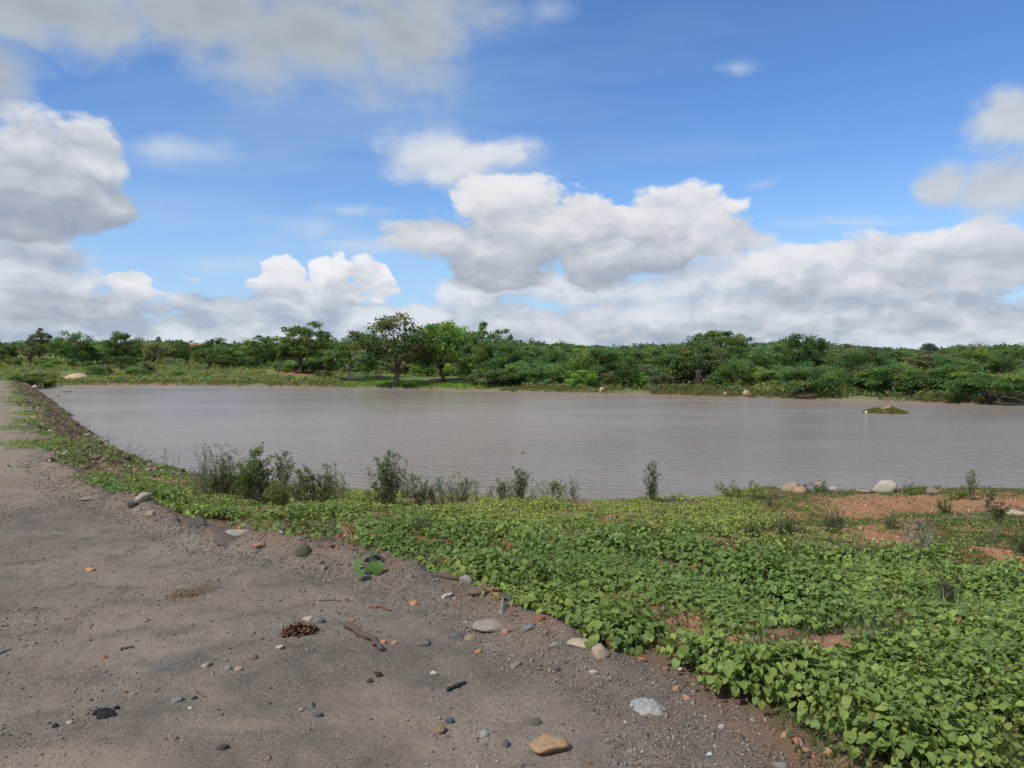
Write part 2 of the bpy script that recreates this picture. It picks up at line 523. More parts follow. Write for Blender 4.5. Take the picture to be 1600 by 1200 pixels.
def mk_water():
    m, n, out = mat('muddy_water')
    tc = n.new('ShaderNodeTexCoord').outputs['Object']
    rot = n.new('ShaderNodeMapping')
    rot.inputs['Rotation'].default_value = (0, 0, R(24))
    n.put(rot.inputs['Vector'], tc)
    rv = rot.outputs[0]
    w1 = n.noise(n.v('MULTIPLY', rv, (0.9, 3.2, 1)), 1.5, 4, 0.55, dist=0.4)
    w2 = n.noise(n.v('MULTIPLY', rv, (1.4, 3.0, 1)), 4.5, 3, 0.5)
    gust = n.ss(n.noise(n.v('MULTIPLY', tc, (0.06, 0.10, 1)), 1.0, 4, 0.6), 0.35, 0.65, 0.35, 1.0)
    h = n.m('MULTIPLY', n.m('ADD', w1, n.m('MULTIPLY', w2, 0.3)), gust)
    b = n.bump(h, 1.0, 0.16)
    murk = n.noise(n.v('MULTIPLY', tc, (0.03, 0.08, 1)), 1.0, 5, 0.55)
    c = n.mix(n.ss(murk, 0.3, 0.7), (0.236, 0.190, 0.148), (0.294, 0.243, 0.196))
    principled(n, out, c, n.ss(gust, 0.3, 1.0, 0.12, 0.22), 0.55, b.outputs[0], IOR=1.33)
    return m
M_GROUND = mk_ground()
M_COVER = mk_leaf('cover_leaf', 0.32, 0.55, 0.22, True)
M_LEAF = mk_leaf('tree_leaf', 0.50, 0.65, 0.15)
M_BARK = mk_tint('bark', 0.9, 9.0, 0.6, 0.8, 0.03)
M_STONE = mk_tint('stone', 0.9, 42.0, 0.75, 0.9, 0.008)
M_GRAVEL = mk_tint('gravel', 0.9, 160.0, 0.3, 0.3, 0.002)
M_DRY = mk_tint('dry_plant', 0.85, 60.0, 0.45, 0.4, 0.003)
M_BRICK = mk_tint('brick', 0.9, 6.0, 0.3, 0.4, 0.01)
M_WATER = mk_water()

# ------------------------------------------------------------------ mesh helpers
def mesh_np(name, V, F, material, tint=None, smooth=False):
    """V (n,3), F (m,k) -> mesh"""
    V = np.asarray(V, np.float32).reshape(-1, 3); F = np.asarray(F, np.int32)
    me = bpy.data.meshes.new(name)
    me.vertices.add(len(V)); me.vertices.foreach_set('co', V.ravel())
    k = F.shape[1]
    me.loops.add(F.size); me.loops.foreach_set('vertex_index', F.ravel())
    me.polygons.add(len(F)); me.polygons.foreach_set('loop_start', np.arange(0, F.size, k, dtype=np.int32))
    if smooth:
        me.polygons.foreach_set('use_smooth', np.ones(len(F), bool))
    if tint is None:
        tint = np.ones((len(V), 3))
    a = me.attributes.new('tint', 'FLOAT_COLOR', 'POINT')
    t4 = np.ones((len(V), 4), np.float32); t4[:, :3] = tint
    a.data.foreach_set('color', t4.ravel())
    me.materials.append(material)
    me.update(calc_edges=True)
    me.validate()
    return me
def link(name, me, parent=None, loc=None):
    o = bpy.data.objects.new(name, me)
    COL.objects.link(o)
    if parent is not None:
        o.parent = parent
    if loc is not None:
        o.location = loc
    return o
def tag(o, label=None, cat=None, group=None, kind=None):
    if label: o['label'] = label
    if cat: o['category'] = cat
    if group: o['group'] = group
    if kind: o['kind'] = kind
    return o
def thing(name, label, cat, loc, rz=0.0, group=None):
    o = bpy.data.objects.new(name, None)
    o.empty_display_size = 0.2
    o.location = loc
    o.rotation_euler = (0, 0, rz)
    COL.objects.link(o)
    return tag(o, label, cat, group)
def rot_mats(yaw, tilt, roll):
    """leaf frames: roll about its own length (y), tilt (x), yaw (z)"""
    cy, sy, ct, st, cr, sr = np.cos(yaw), np.sin(yaw), np.cos(tilt), np.sin(tilt), np.cos(roll), np.sin(roll)
    Z = np.zeros_like(yaw); O = np.ones_like(yaw)
    Rz = np.stack([cy, -sy, Z, sy, cy, Z, Z, Z, O], -1).reshape(-1, 3, 3)
    Rx = np.stack([O, Z, Z, Z, ct, -st, Z, st, ct], -1).reshape(-1, 3, 3)
    Ry = np.stack([cr, Z, sr, Z, O, Z, -sr, Z, cr], -1).reshape(-1, 3, 3)
    return Rz @ Rx @ Ry
def scatter(bV, bF, pos, rot, scale, tint):
    """many copies of a little shape as plain arrays"""
    bV = np.asarray(bV, float); bF = np.asarray(bF, int)
    scale = np.asarray(scale, float)
    if scale.ndim == 1:
        scale = scale[:, None]
    L = bV[None] * scale[:, None, :]
    V = np.einsum('nij,nkj->nki', rot, L) + pos[:, None, :]
    F = bF[None] + (np.arange(len(pos)) * len(bV))[:, None, None]
    T = np.repeat(tint, len(bV), 0)
    return V.reshape(-1, 3), F.reshape(-1, bF.shape[1]), T
def cat(parts):
    Vs, Fs, Ts, k = [], [], [], 0
    for V, F, T in parts:
        Vs.append(V); Fs.append(F + k); Ts.append(T); k += len(V)
    return np.concatenate(Vs), np.concatenate(Fs), np.concatenate(Ts)
def tube(pts, rad, sides=5, tint=(1, 1, 1)):
    pts = np.asarray(pts, float); n = len(pts)
    rad = np.asarray(rad, float) * np.ones(n)
    tg = np.gradient(pts, axis=0); tg /= np.linalg.norm(tg, axis=1)[:, None] + 1e-9
    up = np.where(np.abs(tg[:, 2:3]) > 0.9, np.array([[1.0, 0, 0]]), np.array([[0, 0, 1.0]]))
    a = np.cross(tg, up); a /= np.linalg.norm(a, axis=1)[:, None] + 1e-9
    b = np.cross(tg, a)
    th = np.arange(sides) / sides * 2 * np.pi
    V = pts[:, None, :] + rad[:, None, None] * (a[:, None, :] * np.cos(th)[None, :, None] + b[:, None, :] * np.sin(th)[None, :, None])
    V = V.reshape(-1, 3)
    F = []
    for i in range(n - 1):
        for j in range(sides):
            k = (j + 1) % sides
            F.append((i * sides + j, i * sides + k, (i + 1) * sides + k, (i + 1) * sides + j))
    # closed ends
    e0, e1 = len(V), len(V) + 1
    V = np.concatenate([V, pts[:1], pts[-1:]])
    for j in range(sides):
        k = (j + 1) % sides
        F.append((e0, k, j, j)); F.append((e1, (n - 1) * sides + j, (n - 1) * sides + k, (n - 1) * sides + k))
    return V, np.array(F), np.tile(np.array(tint, float), (len(V), 1))
def tri_quads(F):
    """degenerate-quad tubes -> triangles"""
    F = np.asarray(F)
    a = F[:, [0, 1, 2]]
    b = F[F[:, 2] != F[:, 3]][:, [0, 2, 3]]
    return np.concatenate([a, b])
def tubes_mesh(name, tubes, material, smooth=True):
    V, F, T = cat(tubes)
    return mesh_np(name, V, tri_quads(F), material, T, smooth)

# heart-shaped leaf, stalk end at the origin, 1 long, folded on the midrib
HV = np.array([(0, 0, -.02), (0, .48, .0), (0, 1.0, -.22),
               (.28, -.10, .05), (.53, .14, .10), (.52, .46, .07), (.30, .80, -.07),
               (-.28, -.10, .05), (-.53, .14, .10), (-.52, .46, .07), (-.30, .80, -.07)], float)
HF = np.array([(0, 3, 4), (0, 4, 1), (4, 5, 1), (1, 5, 6), (1, 6, 2), (0, 8, 7), (0, 1, 8), (8, 1, 9), (1, 10, 9), (1, 2, 10)])
# plain little leaf
DV = np.array([(0, 0, 0), (.40, .40, .10), (0, 1.0, -.08), (-.40, .40, .10)], float)
DF = np.array([(0, 1, 2), (0, 2, 3)])
# grass blade
BV = np.array([(-.5, 0, 0), (.5, 0, 0), (.36, .25, .5), (-.36, .25, .5), (0, .75, 1.0)], float)
BF = np.array([(0, 1, 2), (0, 2, 3), (3, 2, 4)])
# pebble
PV = np.array([(1, 0, 0), (-1, 0, 0), (0, 1, 0), (0, -1, 0), (0, 0, 1), (0, 0, -1), (.6, .6, .55), (-.6, -.62, .5)], float)
PF = np.array([(0, 6, 4), (0, 2, 6), (2, 4, 6), (2, 1, 4), (1, 7, 4), (1, 3, 7), (3, 4, 7), (3, 0, 4), (2, 0, 5), (1, 2, 5), (3, 1, 5), (0, 3, 5)])

# ------------------------------------------------------------------ ground sheet (road + land) and water
def build_land():
    ang = np.concatenate([np.linspace(-180, -48, 70, endpoint=False), np.linspace(-48, 48, 961, endpoint=False), np.linspace(48, 180, 70, endpoint=False)])
    rad = np.concatenate([np.geomspace(0.4, 1.8, 14, endpoint=False), np.geomspace(1.8, 22, 290, endpoint=False),
                          np.geomspace(22, 160, 220, endpoint=False), np.geomspace(160, 4000, 60)])
    A, Rr = np.meshgrid(R(1) * ang, rad)
    X = (Rr * np.sin(A)).ravel(); Y = (Rr * np.cos(A)).ravel()
    X = np.concatenate([X, [0]]); Y = np.concatenate([Y, [0]])
    Fd = fields(X, Y)
    Z = height_f(X, Y, Fd)
    sE, dW, dF, lake = Fd
    na, nr_ = len(ang), len(rad)
    i = np.arange(nr_ - 1)[:, None] * na; j = np.arange(na)[None]; k = (j + 1) % na
    F = np.stack([i + j, i + na + j, i + na + k, i + k], -1).reshape(-1, 4)
    c = len(X) - 1
    # the innermost fan, as quads with a doubled centre avoided: use triangles collapsed later
    fan = np.stack([np.full(na, c), np.arange(na), (np.arange(na) + 1) % na], -1)
    px, py = to_px(X, Y, Z)
    infront = (Y > 1)
    nz = fbm(X * 1.1, Y * 1.1, 51, 4)
    nzb = fbm(X * 0.35, Y * 0.35, 52, 4)
    far = (dF < dW) & ~lake
    road = sstep(sE + (nz - 0.5) * 0.5, 0.16, -0.10) * (1 - far)
    along = -0.62 * X + 0.8 * Y
    road = road * (1 - 0.85 * np.exp(-((sE + 0.02) / 0.20) ** 2) * sstep(fbm(X * 2.6, Y * 2.6, 59, 4), 0.42, 0.58) * sstep(Y, 26, 16))
    sand = np.zeros_like(X)
    sand = np.maximum(sand, 0.95 * sstep(along, 8.6, 13.5) * sstep(sE, 0.6, -0.6) * (1 - far))      # dusty track along the dam
    sand = np.maximum(sand, np.maximum(0.85 * sstep(np.hypot((X + 1.85) / 0.62, (Y - 2.98) / 0.30) + (nz - .5) * .9, 1.1, .5), 0.5 * sstep(np.hypot((X + 1.22) / .22, (Y - 3.34) / .05) + (nz - .5) * 1.2, 1.1, .5)))
    sand = np.maximum(sand, 0.55 * sstep(dW, 0.9, 0.1) * (~far))
    sand = np.maximum(sand, 0.75 * far * sstep(dF, 1.1, 0.2) * sstep(fbm(X * 0.2, Y * 0.2, 53, 3), 0.30, 0.5))
    green = np.where(far, sstep(nzb, 0.22, 0.5) * sstep(dF, 0.3, 1.4), 0.35 * sstep(sE, 0.5, 1.5) * sstep(nz, 0.45, 0.7))
    # faint wheel tracks of fine dust along the road
    for o_ in (-1.1, -2.6):
        sand = np.maximum(sand, 0.30 * np.exp(-((sE - o_ + (nzb - .5) * .5) / .22) ** 2) * (nz > .2) * sstep(fbm(X * .6, Y * .6, 58, 3), .38, .6) * (1 - far))
    def blob(cx, cy, rx, ry):
        return sstep(np.hypot((px - cx) / rx, (py - cy) / ry) + (nz - 0.5) * 1.1, 1.15, 0.6) * infront
    red = np.zeros_like(X)
    for b in [(1450, 787, 190, 17), (1540, 885, 90, 40), (1090, 985, 90, 32), (1390, 845, 70, 22), (900, 788, 50, 10), (1270, 785, 80, 10), (900, 935, 90, 40), (1300, 800, 160, 22), (700, 830, 160, 14)]:
        red = np.maximum(red, blob(*b))
    red = np.maximum(red, 0.75 * sstep(sE, 0.5, 1.6) * sstep(fbm(X * 0.5, Y * 0.5, 57, 3), 0.40, 0.6)) * (~far)
    redfar = far * np.maximum(blob(470, 581, 55, 7), np.maximum(0.8 * blob(215, 598, 80, 3.5), 0.7 * blob(350, 575, 20, 4)))
    red = np.maximum(red, redfar)
    green = green * (1 - redfar)
    zone = np.stack([road, green, sand, red], -1).astype(np.float32)
    quad_c = (sE[F].mean(1) < 0.0) & (far[F].mean(1) < 0.5) & (dW[F].mean(1) < 1e5)
    V = np.stack([X, Y, Z], -1)
    def sub(name, Fq, fanm):
        tri = np.concatenate([Fq[:, [0, 1, 2]], Fq[:, [0, 2, 3]], fanm]) if fanm is not None else np.concatenate([Fq[:, [0, 1, 2]], Fq[:, [0, 2, 3]]])
        tri = tri[:, ::-1]
        used, inv = np.unique(tri, return_inverse=True)
        me = mesh_np(name, V[used], inv.reshape(-1, 3), M_GROUND, None, True)
        a = me.attributes.new('zone', 'FLOAT_COLOR', 'POINT')
        a.data.foreach_set('color', zone[used].ravel())
        return link(name, me)
    o = sub('road', F[quad_c], fan)
    tag(o, 'worn grey gravelly asphalt track along the dam crest', 'road', kind='structure')
    o = sub('ground', F[~quad_c], None)
    tag(o, 'reddish soil of the shore and the green far bank', 'ground', kind='structure')
    # water
    xs = np.linspace(-75, 110, 60); ys = np.linspace(9, 110, 40)
    GX, GY = np.meshgrid(xs, ys)
    V = np.stack([GX.ravel(), GY.ravel(), np.full(GX.size, WZ)], -1)
    q = (np.arange(39)[:, None] * 60 + np.arange(59)[None]).ravel()
    W = np.stack([q, q + 1, q + 61, q + 60], -1)
    # keep only the cells that touch the lake
    cx, cy = V[W].mean(1)[:, 0], V[W].mean(1)[:, 1]
    keep = in_poly(cx, cy, LAKE) | (seg_dist(cx, cy, LAKE, True) < 4)
    o = link('water', mesh_np('water', V, W[keep], M_WATER, None, True))
    tag(o, 'muddy grey-brown rippled water of the reservoir', 'water', kind='structure')
build_land()

rng = np.random.default_rng(11)
def U(a, b, n=None):
    return rng.uniform(a, b, n)

# ------------------------------------------------------------------ trees
def branch(p0, p1, r0, r1, n=5, sag=0.0, wob=0.06):
    t = np.linspace(0, 1, n)[:, None]
    p = np.asarray(p0) * (1 - t) + np.asarray(p1) * t
    L = np.linalg.norm(np.asarray(p1) - np.asarray(p0))
    w = rng.normal(0, wob * L, (n, 3)); w[0] = 0; w[-1] = 0
    p = p + w + np.array([0, 0, 1.0]) * sag * L * np.sin(np.pi * t)
    return p, np.linspace(r0, r1, n)
def leaf_cloud(centres, radii, per, size, up=0.6, tone=0.22, flat=0.55, shape=(DV, DF), hue=0.10):
    """leaf clumps round the given centres"""
    parts = []
    N = len(centres) * per
    c = np.repeat(centres, per, 0); r = np.repeat(radii, per)
    d = rng.normal(0, 1, (N, 3)); d /= np.linalg.norm(d, axis=1)[:, None]
    d *= (rng.uniform(0, 1, N) ** 0.55)[:, None]
    d[:, 2] *= flat
    pos = c + d * r[:, None]
    yaw = rng.uniform(0, 2 * np.pi, N); tilt = rng.normal(0.0, 1 - up * 0.6, N) - 0.25; roll = rng.normal(0, 1.0 - up * 0.55, N)
    sc = size * rng.uniform(0.6, 1.35, N)
    tc = 1 + rng.normal(0, tone, len(centres))
    hc = rng.normal(0, hue, len(centres))
    t = np.repeat(tc, per) * (1 + rng.normal(0, 0.16, N))
    h = np.repeat(hc, per) + rng.normal(0, hue * 0.6, N)
    tint = np.clip(np.stack([t * (1 + h * 1.5), t, t * (1 - h)], -1), 0.3, 2.2)
    return scatter(shape[0], shape[1], pos, rot_mats(yaw, tilt, roll), np.stack([sc * 0.85, sc, sc], -1), tint)
def tree_proto(seed, style):
    """trunk and crown meshes of a tree one unit high, crown about one unit wide"""
    global rng
    keep = rng; rng = np.random.default_rng(seed)
    P = dict(round=(0.20, 0.58, 0.43, 58, 0.140, 115), airy=(0.20, 0.56, 0.45, 74, 0.115, 92), umbrella=(0.36, 0.72, 0.26, 48, 0.125, 95),
             dome=(0.16, 0.55, 0.46, 52, 0.155, 115), bush=(0.06, 0.48, 0.50, 44, 0.190, 100), spreading=(0.14, 0.52, 0.44, 50, 0.16, 115))[style]
    h0, cz, rz, ncl, cr, per = P
    lean = rng.normal(0, 0.05, 2)
    top = np.array([lean[0], lean[1], h0])
    tubes = []
    base_r = 0.032 if style not in ('bush',) else 0.016
    p, r = branch((0, 0, -0.02), top, base_r, base_r * 0.75, 6, 0, 0.03)
    if style != 'bush':
        r = r.copy(); r[0] *= 1.45
        tubes.append(tube(p, r, 8))
    limbs = []
    nl = rng.integers(5, 8)
    for i in range(nl):
        a = i / nl * 2 * np.pi + rng.normal(0, 0.3)
        k = rng.uniform(0.25, 0.62)
        e = np.array([math.cos(a) * 0.5 * k * 1.1, math.sin(a) * 0.5 * k * 1.1, cz + rz * rng.uniform(-0.25, 0.5)])
        st = top if style != 'bush' else np.array([rng.normal(0, .04), rng.normal(0, .04), 0])
        p, r = branch(st, e, base_r * 0.55, base_r * 0.2, 6, -0.05 if style == 'umbrella' else 0.05)
        tubes.append(tube(p, r, 6)); limbs.append(p)
    LP = np.concatenate([l[2:] for l in limbs])
    # clumps through the crown's shell, with holes
    C = []
    while len(C) < ncl:
        d = rng.normal(0, 1, 3); d /= np.linalg.norm(d)
        if d[2] < (-0.15 if style == 'umbrella' else -0.75):
            continue
        q = rng.uniform(0.45, 1.0) ** 0.6
        c = np.array([d[0] * 0.46, d[1] * 0.46, 0]) * q
        c[2] = cz + d[2] * rz * 0.86 * q
        wob = 0.80 + 0.45 * float(vnoise(np.array([d[0] * 2.2 + d[2]]), np.array([d[1] * 2.2 + seed]), seed)[0])
        c[:2] *= wob; c[2] = cz + (c[2] - cz) * wob
        C.append(c)
    C = np.array(C)
    for c in C:
        b = LP[np.argmin(np.linalg.norm(LP - c, axis=1) + 0.3 * np.maximum(0, LP[:, 2] - c[2]))]
        p, r = branch(b, c, base_r * 0.17, base_r * 0.05, 4, 0.06)
        tubes.append(tube(p, r, 4))
    rad = cr * rng.uniform(0.6, 1.2, len(C))
    parts = [leaf_cloud(C, rad, per, 0.038 if style != 'bush' else 0.05, flat=0.42 if style in ('umbrella', 'airy') else 0.6)]
    if style == 'airy':            # bare twigs among thin leaves
        for c in C[::2]:
            p, r = branch(c, c + rng.normal(0, 0.06, 3) + (0, 0, 0.03), base_r * 0.07, base_r * 0.03, 3)
            tubes.append(tube(p, r, 3))
    V, F, T = cat(parts)
    crown = mesh_np('crown_' + style, V, F, M_LEAF, T)
    trunk = tubes_mesh('trunk_' + style, tubes, M_BARK)
    rng = keep
    return trunk, crown
PROTO = {}
for st, ns in (('round', 4), ('airy', 3), ('umbrella', 3), ('dome', 4), ('bush', 5), ('spreading', 3)):
    PROTO[st] = [tree_proto(100 + 17 * i + len(st) * 7, st) for i in range(ns)]
TONE = dict(dark=(0.085, 0.142, 0.055), mid=(0.133, 0.211, 0.076), bright=(0.180, 0.309, 0.081), olive=(0.190, 0.207, 0.128), grey=(0.215, 0.216, 0.184),
            yellow=(0.259, 0.309, 0.091), lush=(0.154, 0.261, 0.101), blue=(0.081, 0.117, 0.098))
TONE['grey'] = (0.143, 0.178, 0.108)
TONE['lawn'] = (0.108, 0.150, 0.073)
def add_tree(name, label, category, loc, h, w, style, k, tone, rz=None, group=None, barkc=(0.14, 0.115, 0.09)):
    t = thing(name, label, category, loc, U(0, 6.28) if rz is None else rz, group)
    tr, cr = PROTO[style][k % len(PROTO[style])]
    for nm, me, c in (('trunk' if style != 'bush' else 'branches', tr, barkc), ('crown', cr, TONE[tone])):
        o = link(nm, me, t)
        o.scale = (w, w, h)
        j = 1 + rng.normal(0, 0.07)
        o.color = (c[0] * j, c[1] * j, c[2] * j, 1)
    return t
def tree_px(name, label, category, px, base, top, wpx, style, k, tone, depth=None, **kw):
    if depth is None:
        x, y, z = gp(px, base)
        d = y
    else:
        d = depth
        x = (px - 800) / FPX * d; y = d; z = ground_z(x, y)
        base = to_px(x, y, z)[1]
    h = (base - top) / FPX * d; w = wpx / FPX * d * 1.1
    return add_tree(name, label, category, (x, y, z), h * 1.03, w, style, k, tone, **kw)

# the trees one can tell apart on the far bank
FEAT = [
    ('tree', 'broad grey-green tree with open twiggy crown standing alone at the water on the bright grass', 616, 604, 495, 126, 'round', 2, 'lawn', None),
    ('tree', 'bright green leafy tree just right of the big grey-green tree', 694, 596, 501, 100, 'round', 1, 'bright', None),
    ('tree', 'airy green tree with ragged open top right of the bright green tree', 757, 600, 505, 74, 'airy', 1, 'mid', None),
    ('tree', 'small tree with a pale bare trunk left of the big grey-green tree', 548, 594, 526, 84, 'airy', 2, 'mid', None),
    ('tree', 'tall tree with open layered top behind the red earth patch', 473, 583, 500, 78, 'airy', 2, 'mid', None),
    ('tree', 'low dark umbrella-shaped tree with a leaning dark trunk on the red earth patch', 470, 584, 546, 66, 'umbrella', 1, 'dark', None),
    ('tree', 'small dark umbrella-shaped tree on the grassy slope by the sand heap', 197, 587, 556, 46, 'umbrella', 2, 'dark', None),
    ('tree', 'round dark green tree just right of the red brick house', 335, 0, 528, 42, 'round', 0, 'dark', 128),
    ('tree', 'airy tree with thin top above the grassy slope, right of the low dark bush', 410, 0, 525, 48, 'airy', 0, 'mid', 112),
    ('tree', 'dense dark tree rising behind the small umbrella-shaped tree', 190, 0, 520, 54, 'round', 2, 'dark', 112),
    ('tree', 'mid-green domed tree on the skyline behind the sand heap', 112, 0, 520, 58, 'dome', 0, 'mid', 115),
    ('tree', 'thin pale grey tree showing sky through its crown near the left margin', 62, 0, 514, 40, 'airy', 1, 'grey', 118),
    ('tree', 'bushy deep green tree above the lawn between bright tree and thicket', 778, 602, 528, 64, 'dome', 1, 'mid', None),
    ('tree', 'tall flat-topped tree highest of the right half of the far bank', 1126, 0, 517, 84, 'umbrella', 0, 'mid', 80),
    ('tree', 'wide mid-green tree in front of the tall flat-topped tree', 1080, 0, 534, 96, 'dome', 2, 'mid', 71),
    ('tree', 'tall dark tree with uneven top left of the islet', 1252, 0, 522, 78, 'round', 3, 'dark', 70),
    ('tree', 'broad dark tree with bare black stems showing at its foot behind the islet', 1404, 619, 566, 76, 'spreading', 0, 'mid', None),
    ('tree', 'lone dark blue-green round tree far off on the right skyline', 1451, 0, 535, 24, 'round', 1, 'blue', 210),
    ('tree', 'low spreading tree hanging over the water behind the pale dead branches', 1545, 629, 576, 120, 'spreading', 1, 'mid', None),
    ('tree', 'yellow-green leafy tree at the right margin above the dead branches', 1592, 620, 580, 50, 'dome', 3, 'yellow', None),
    ('tree', 'leafy domed tree left of the islet reaching almost to the water', 1262, 621, 566, 74, 'dome', 1, 'lush', None),
    ('tree', 'big rounded tree above the dead branches near the right margin', 1520, 0, 548, 84, 'round', 2, 'mid', 60),
    ('tree', 'pale silvery small tree in the thicket just left of the islet', 1350, 0, 566, 34, 'airy', 2, 'grey', 60),
]
for f in FEAT:
    nm, lb, px, base, top, wpx, st, k, tone, dep = f
    tree_px(nm, lb, 'tree', px, base, top, wpx, st, k, tone, dep, group='trees on the far bank',
            barkc=(0.36, 0.33, 0.29) if 'pale bare' in lb else (0.13, 0.11, 0.09))
BUSH = [
    ('low wide dark green bush on the grassy slope right of the house', 366, 575, 557, 54, 'dark'),
    ('dark bush with red earth behind it, right of the leaning dark trunk', 505, 592, 578, 26, 'grey'),
    ('pale grey-green bush between the bright tree and the thicket', 748, 602, 582, 34, 'grey'),
    ('dusty grey-green bush at the right end of the bright lawn', 775, 604, 578, 50, 'olive'),
    ('small round dark bush at the waterline right of the lawn', 727, 600, 592, 14, 'dark'),
    ('yellow-green bush at the right end of the lawn, behind the dusty bush', 790, 603, 570, 36, 'yellow'),
]
BUSH += [
    ('green weedy bush on the far end of the dam, nearest the track', 28, 597, 583, 30, 'lush'),
    ('weedy bush on the far end of the dam, in the middle of the clump', 48, 600, 588, 34, 'mid'),
    ('weedy bush on the far end of the dam, closest to the water', 72, 602, 591, 30, 'mid'),
    ('pale green bush behind the weeds of the far dam end', 62, 594, 580, 40, 'olive'),
]
for lb, px, base, top, wpx, tone in BUSH:
    tree_px('bush', lb, 'bush', px, base, top, wpx, 'bush', int(U(0, 5)), tone, None, group='bushes on the far bank')

# the thicket: trees and bushes in between, each its own thing
LANDM = [(112, 'sand heap'), (197, 'small umbrella tree'), (308, 'brick house'), (366, 'low dark bush'), (470, 'red earth patch'), (548, 'pale-trunked tree'),
         (616, 'big lawn tree'), (694, 'bright green tree'), (778, 'lawn end'), (940, 'pale shore rock'), (1090, 'bare grey stump'),
         (1168, 'orange boulder'), (1252, 'tall dark tree'), (1330, 'the islet'), (1404, 'dark-stemmed tree'), (1451, 'lone far tree'), (1545, 'dead branches')]
PROF_X = [0, 40, 100, 150, 200, 260, 300, 350, 400, 440, 520, 600, 700, 800, 860, 900, 1000, 1050, 1100, 1180, 1250, 1300, 1350, 1400, 1450, 1500, 1550, 1600]
PROF_Y = [532, 530, 526, 531, 527, 527, 533, 534, 531, 532, 526, 530, 526, 526, 531, 535, 536, 534, 530, 533, 531, 532, 538, 543, 545, 538, 536, 536]
FILL = []
def near_name(px):
    d = [(abs(px - a), a, b) for a, b in LANDM]
    _, a, b = min(d)
    return ('behind ' if abs(px - a) < 14 else ('left of ' if px < a else 'right of ')) + b
TONEW = dict(dark='dark green', mid='mid-green', bright='bright green', olive='olive green', grey='grey-green', yellow='yellow-green', lush='lush green', blue='blue-green')
STYW = dict(round='round-crowned', airy='thin-crowned', umbrella='flat-topped', dome='domed', bush='leafy', spreading='spreading')
def plan_fill(n, kind):
    tries = 0
    got = 0
    while got < n and tries < n * 40:
        tries += 1
        px = U(-70, 1670)
        dF = U(0, 1)
        right = px > 735
        if kind == 'tree':
            off = 5.5 + 55 * dF ** 1.3 if right else 24 + 60 * dF
            if 430 < px <= 735:
                off = 20 + 55 * dF
        else:
            off = 3.6 + 16 * dF ** 1.4 if right else 10 + 30 * dF
            if 430 < px <= 735:
                off = 17 + 12 * dF
        sh = np.interp(px, [100, 400, 600, 800, 1000, 1200, 1400, 1600], [90.7, 86.4, 82.4, 72.5, 67.2, 60.5, 55, 51.8])
        d = sh + off
        if abs(px - 308) < 11 and d < 150:
            continue
        if not right and kind == 'bush' and px < 440 and rng.uniform() < 0.85:
            continue
        x = (px - 800) / FPX * d
        z = ground_z(x, d)
        if kind == 'tree':
            h = U(2.8, 6.2); w = h * U(0.75, 1.2)
            st = rng.choice(['round', 'airy', 'umbrella', 'dome', 'spreading'], p=[.14, .12, .10, .36, .28])
            tone = rng.choice(['dark', 'mid', 'mid', 'mid', 'lush', 'olive', 'bright', 'grey'], p=[.2, .2, .15, .1, .12, .12, .06, .05])
        else:
            h = U(1.2, 2.8) if right else U(0.7, 1.7); w = h * U(1.1, 1.9)
            st = 'bush'
            tone = rng.choice(['mid', 'lush', 'bright', 'olive', 'grey', 'yellow', 'dark'], p=[.26, .24, .14, .14, .08, .06, .08])
        ytop = np.interp(px, PROF_X, PROF_Y) + U(0, 7)
        hmax = CAMZ + (HOR - ytop) / FPX * d - z
        if kind == 'tree':
            if hmax < 1.9:
                continue
            h = min(h, hmax)
            w = min(w, h * 1.6)
        # spacing
        if any((x - q[0]) ** 2 + (d - q[1]) ** 2 < ((0.30 if kind == 'tree' else 0.33) * (w + q[4])) ** 2 for q in FILL):
            continue
        FILL.append((x, d, z, h, w, st, tone, px, off, kind))
        got += 1
plan_fill(170, 'tree')
plan_fill(190, 'bush')
labels = {}
for i, q in enumerate(FILL):
    x, d, z, h, w, st, tone, px, off, kind = q
    row = ('in front row,' if off < 9 else 'in middle row,' if off < 32 else 'in back row,')
    labels.setdefault((f'{TONEW[tone]} {STYW[st]} {kind}', row + ' ' + near_name(px)), []).append(i)
def pl(a):
    return a + ('es' if a.endswith('bush') else 's')
for (a, b), ids in labels.items():
    ids.sort(key=lambda i: FILL[i][7])
    for r_, i in enumerate(ids):
        x, d, z, h, w, st, tone, px, off, kind = FILL[i]
        if len(ids) == 1:
            lb = f'{a} {b}'
        elif len(ids) == 2:
            lb = f'{"left" if r_ == 0 else "right"} of two {pl(a)} {b}'
        else:
            lb = f'{["first", "second", "third", "fourth", "fifth", "sixth", "seventh", "eighth"][min(r_, 7)]} {a} from left, {b}'
        add_tree('tree' if kind == 'tree' else 'bush', lb, kind, (x, d, z), h, w, st, int(U(0, 12)), tone, group='trees of the far bank thicket' if kind == 'tree' else 'bushes of the far bank thicket')

# far woods that read as one mass
def far_woods():
    cs, rs = [], []
    for _ in range(1100):
        px = U(-150, 1750); d = 130 + 330 * U(0, 1) ** 0.8
        x = (px - 800) / FPX * d
        if abs(px - 308) < 22 and d < 175:
            continue
        z = ground_z(x, d)
        hm = CAMZ + (HOR - np.interp(px, PROF_X, PROF_Y) - U(0, 6) + (2 if d > 250 else 0)) / FPX * d - z
        h = min(U(4, 8), hm)
        if h < 1.0:
            continue
        for k in range(6):
            cs.append((x + rng.normal(0, h * 0.28), d + rng.normal(0, h * 0.28), z + h * U(0.25, 0.86))); rs.append(h * U(0.22, 0.34))
    V, F, T = leaf_cloud(np.array(cs), np.array(rs), 34, 0.75, tone=0.18)
    o = link('woodland', mesh_np('woodland', V, F, M_LEAF, T))
    o.color = (0.092, 0.138, 0.076, 1)
    tag(o, 'distant dark green woodland along the skyline', 'woodland', kind='stuff')
far_woods()

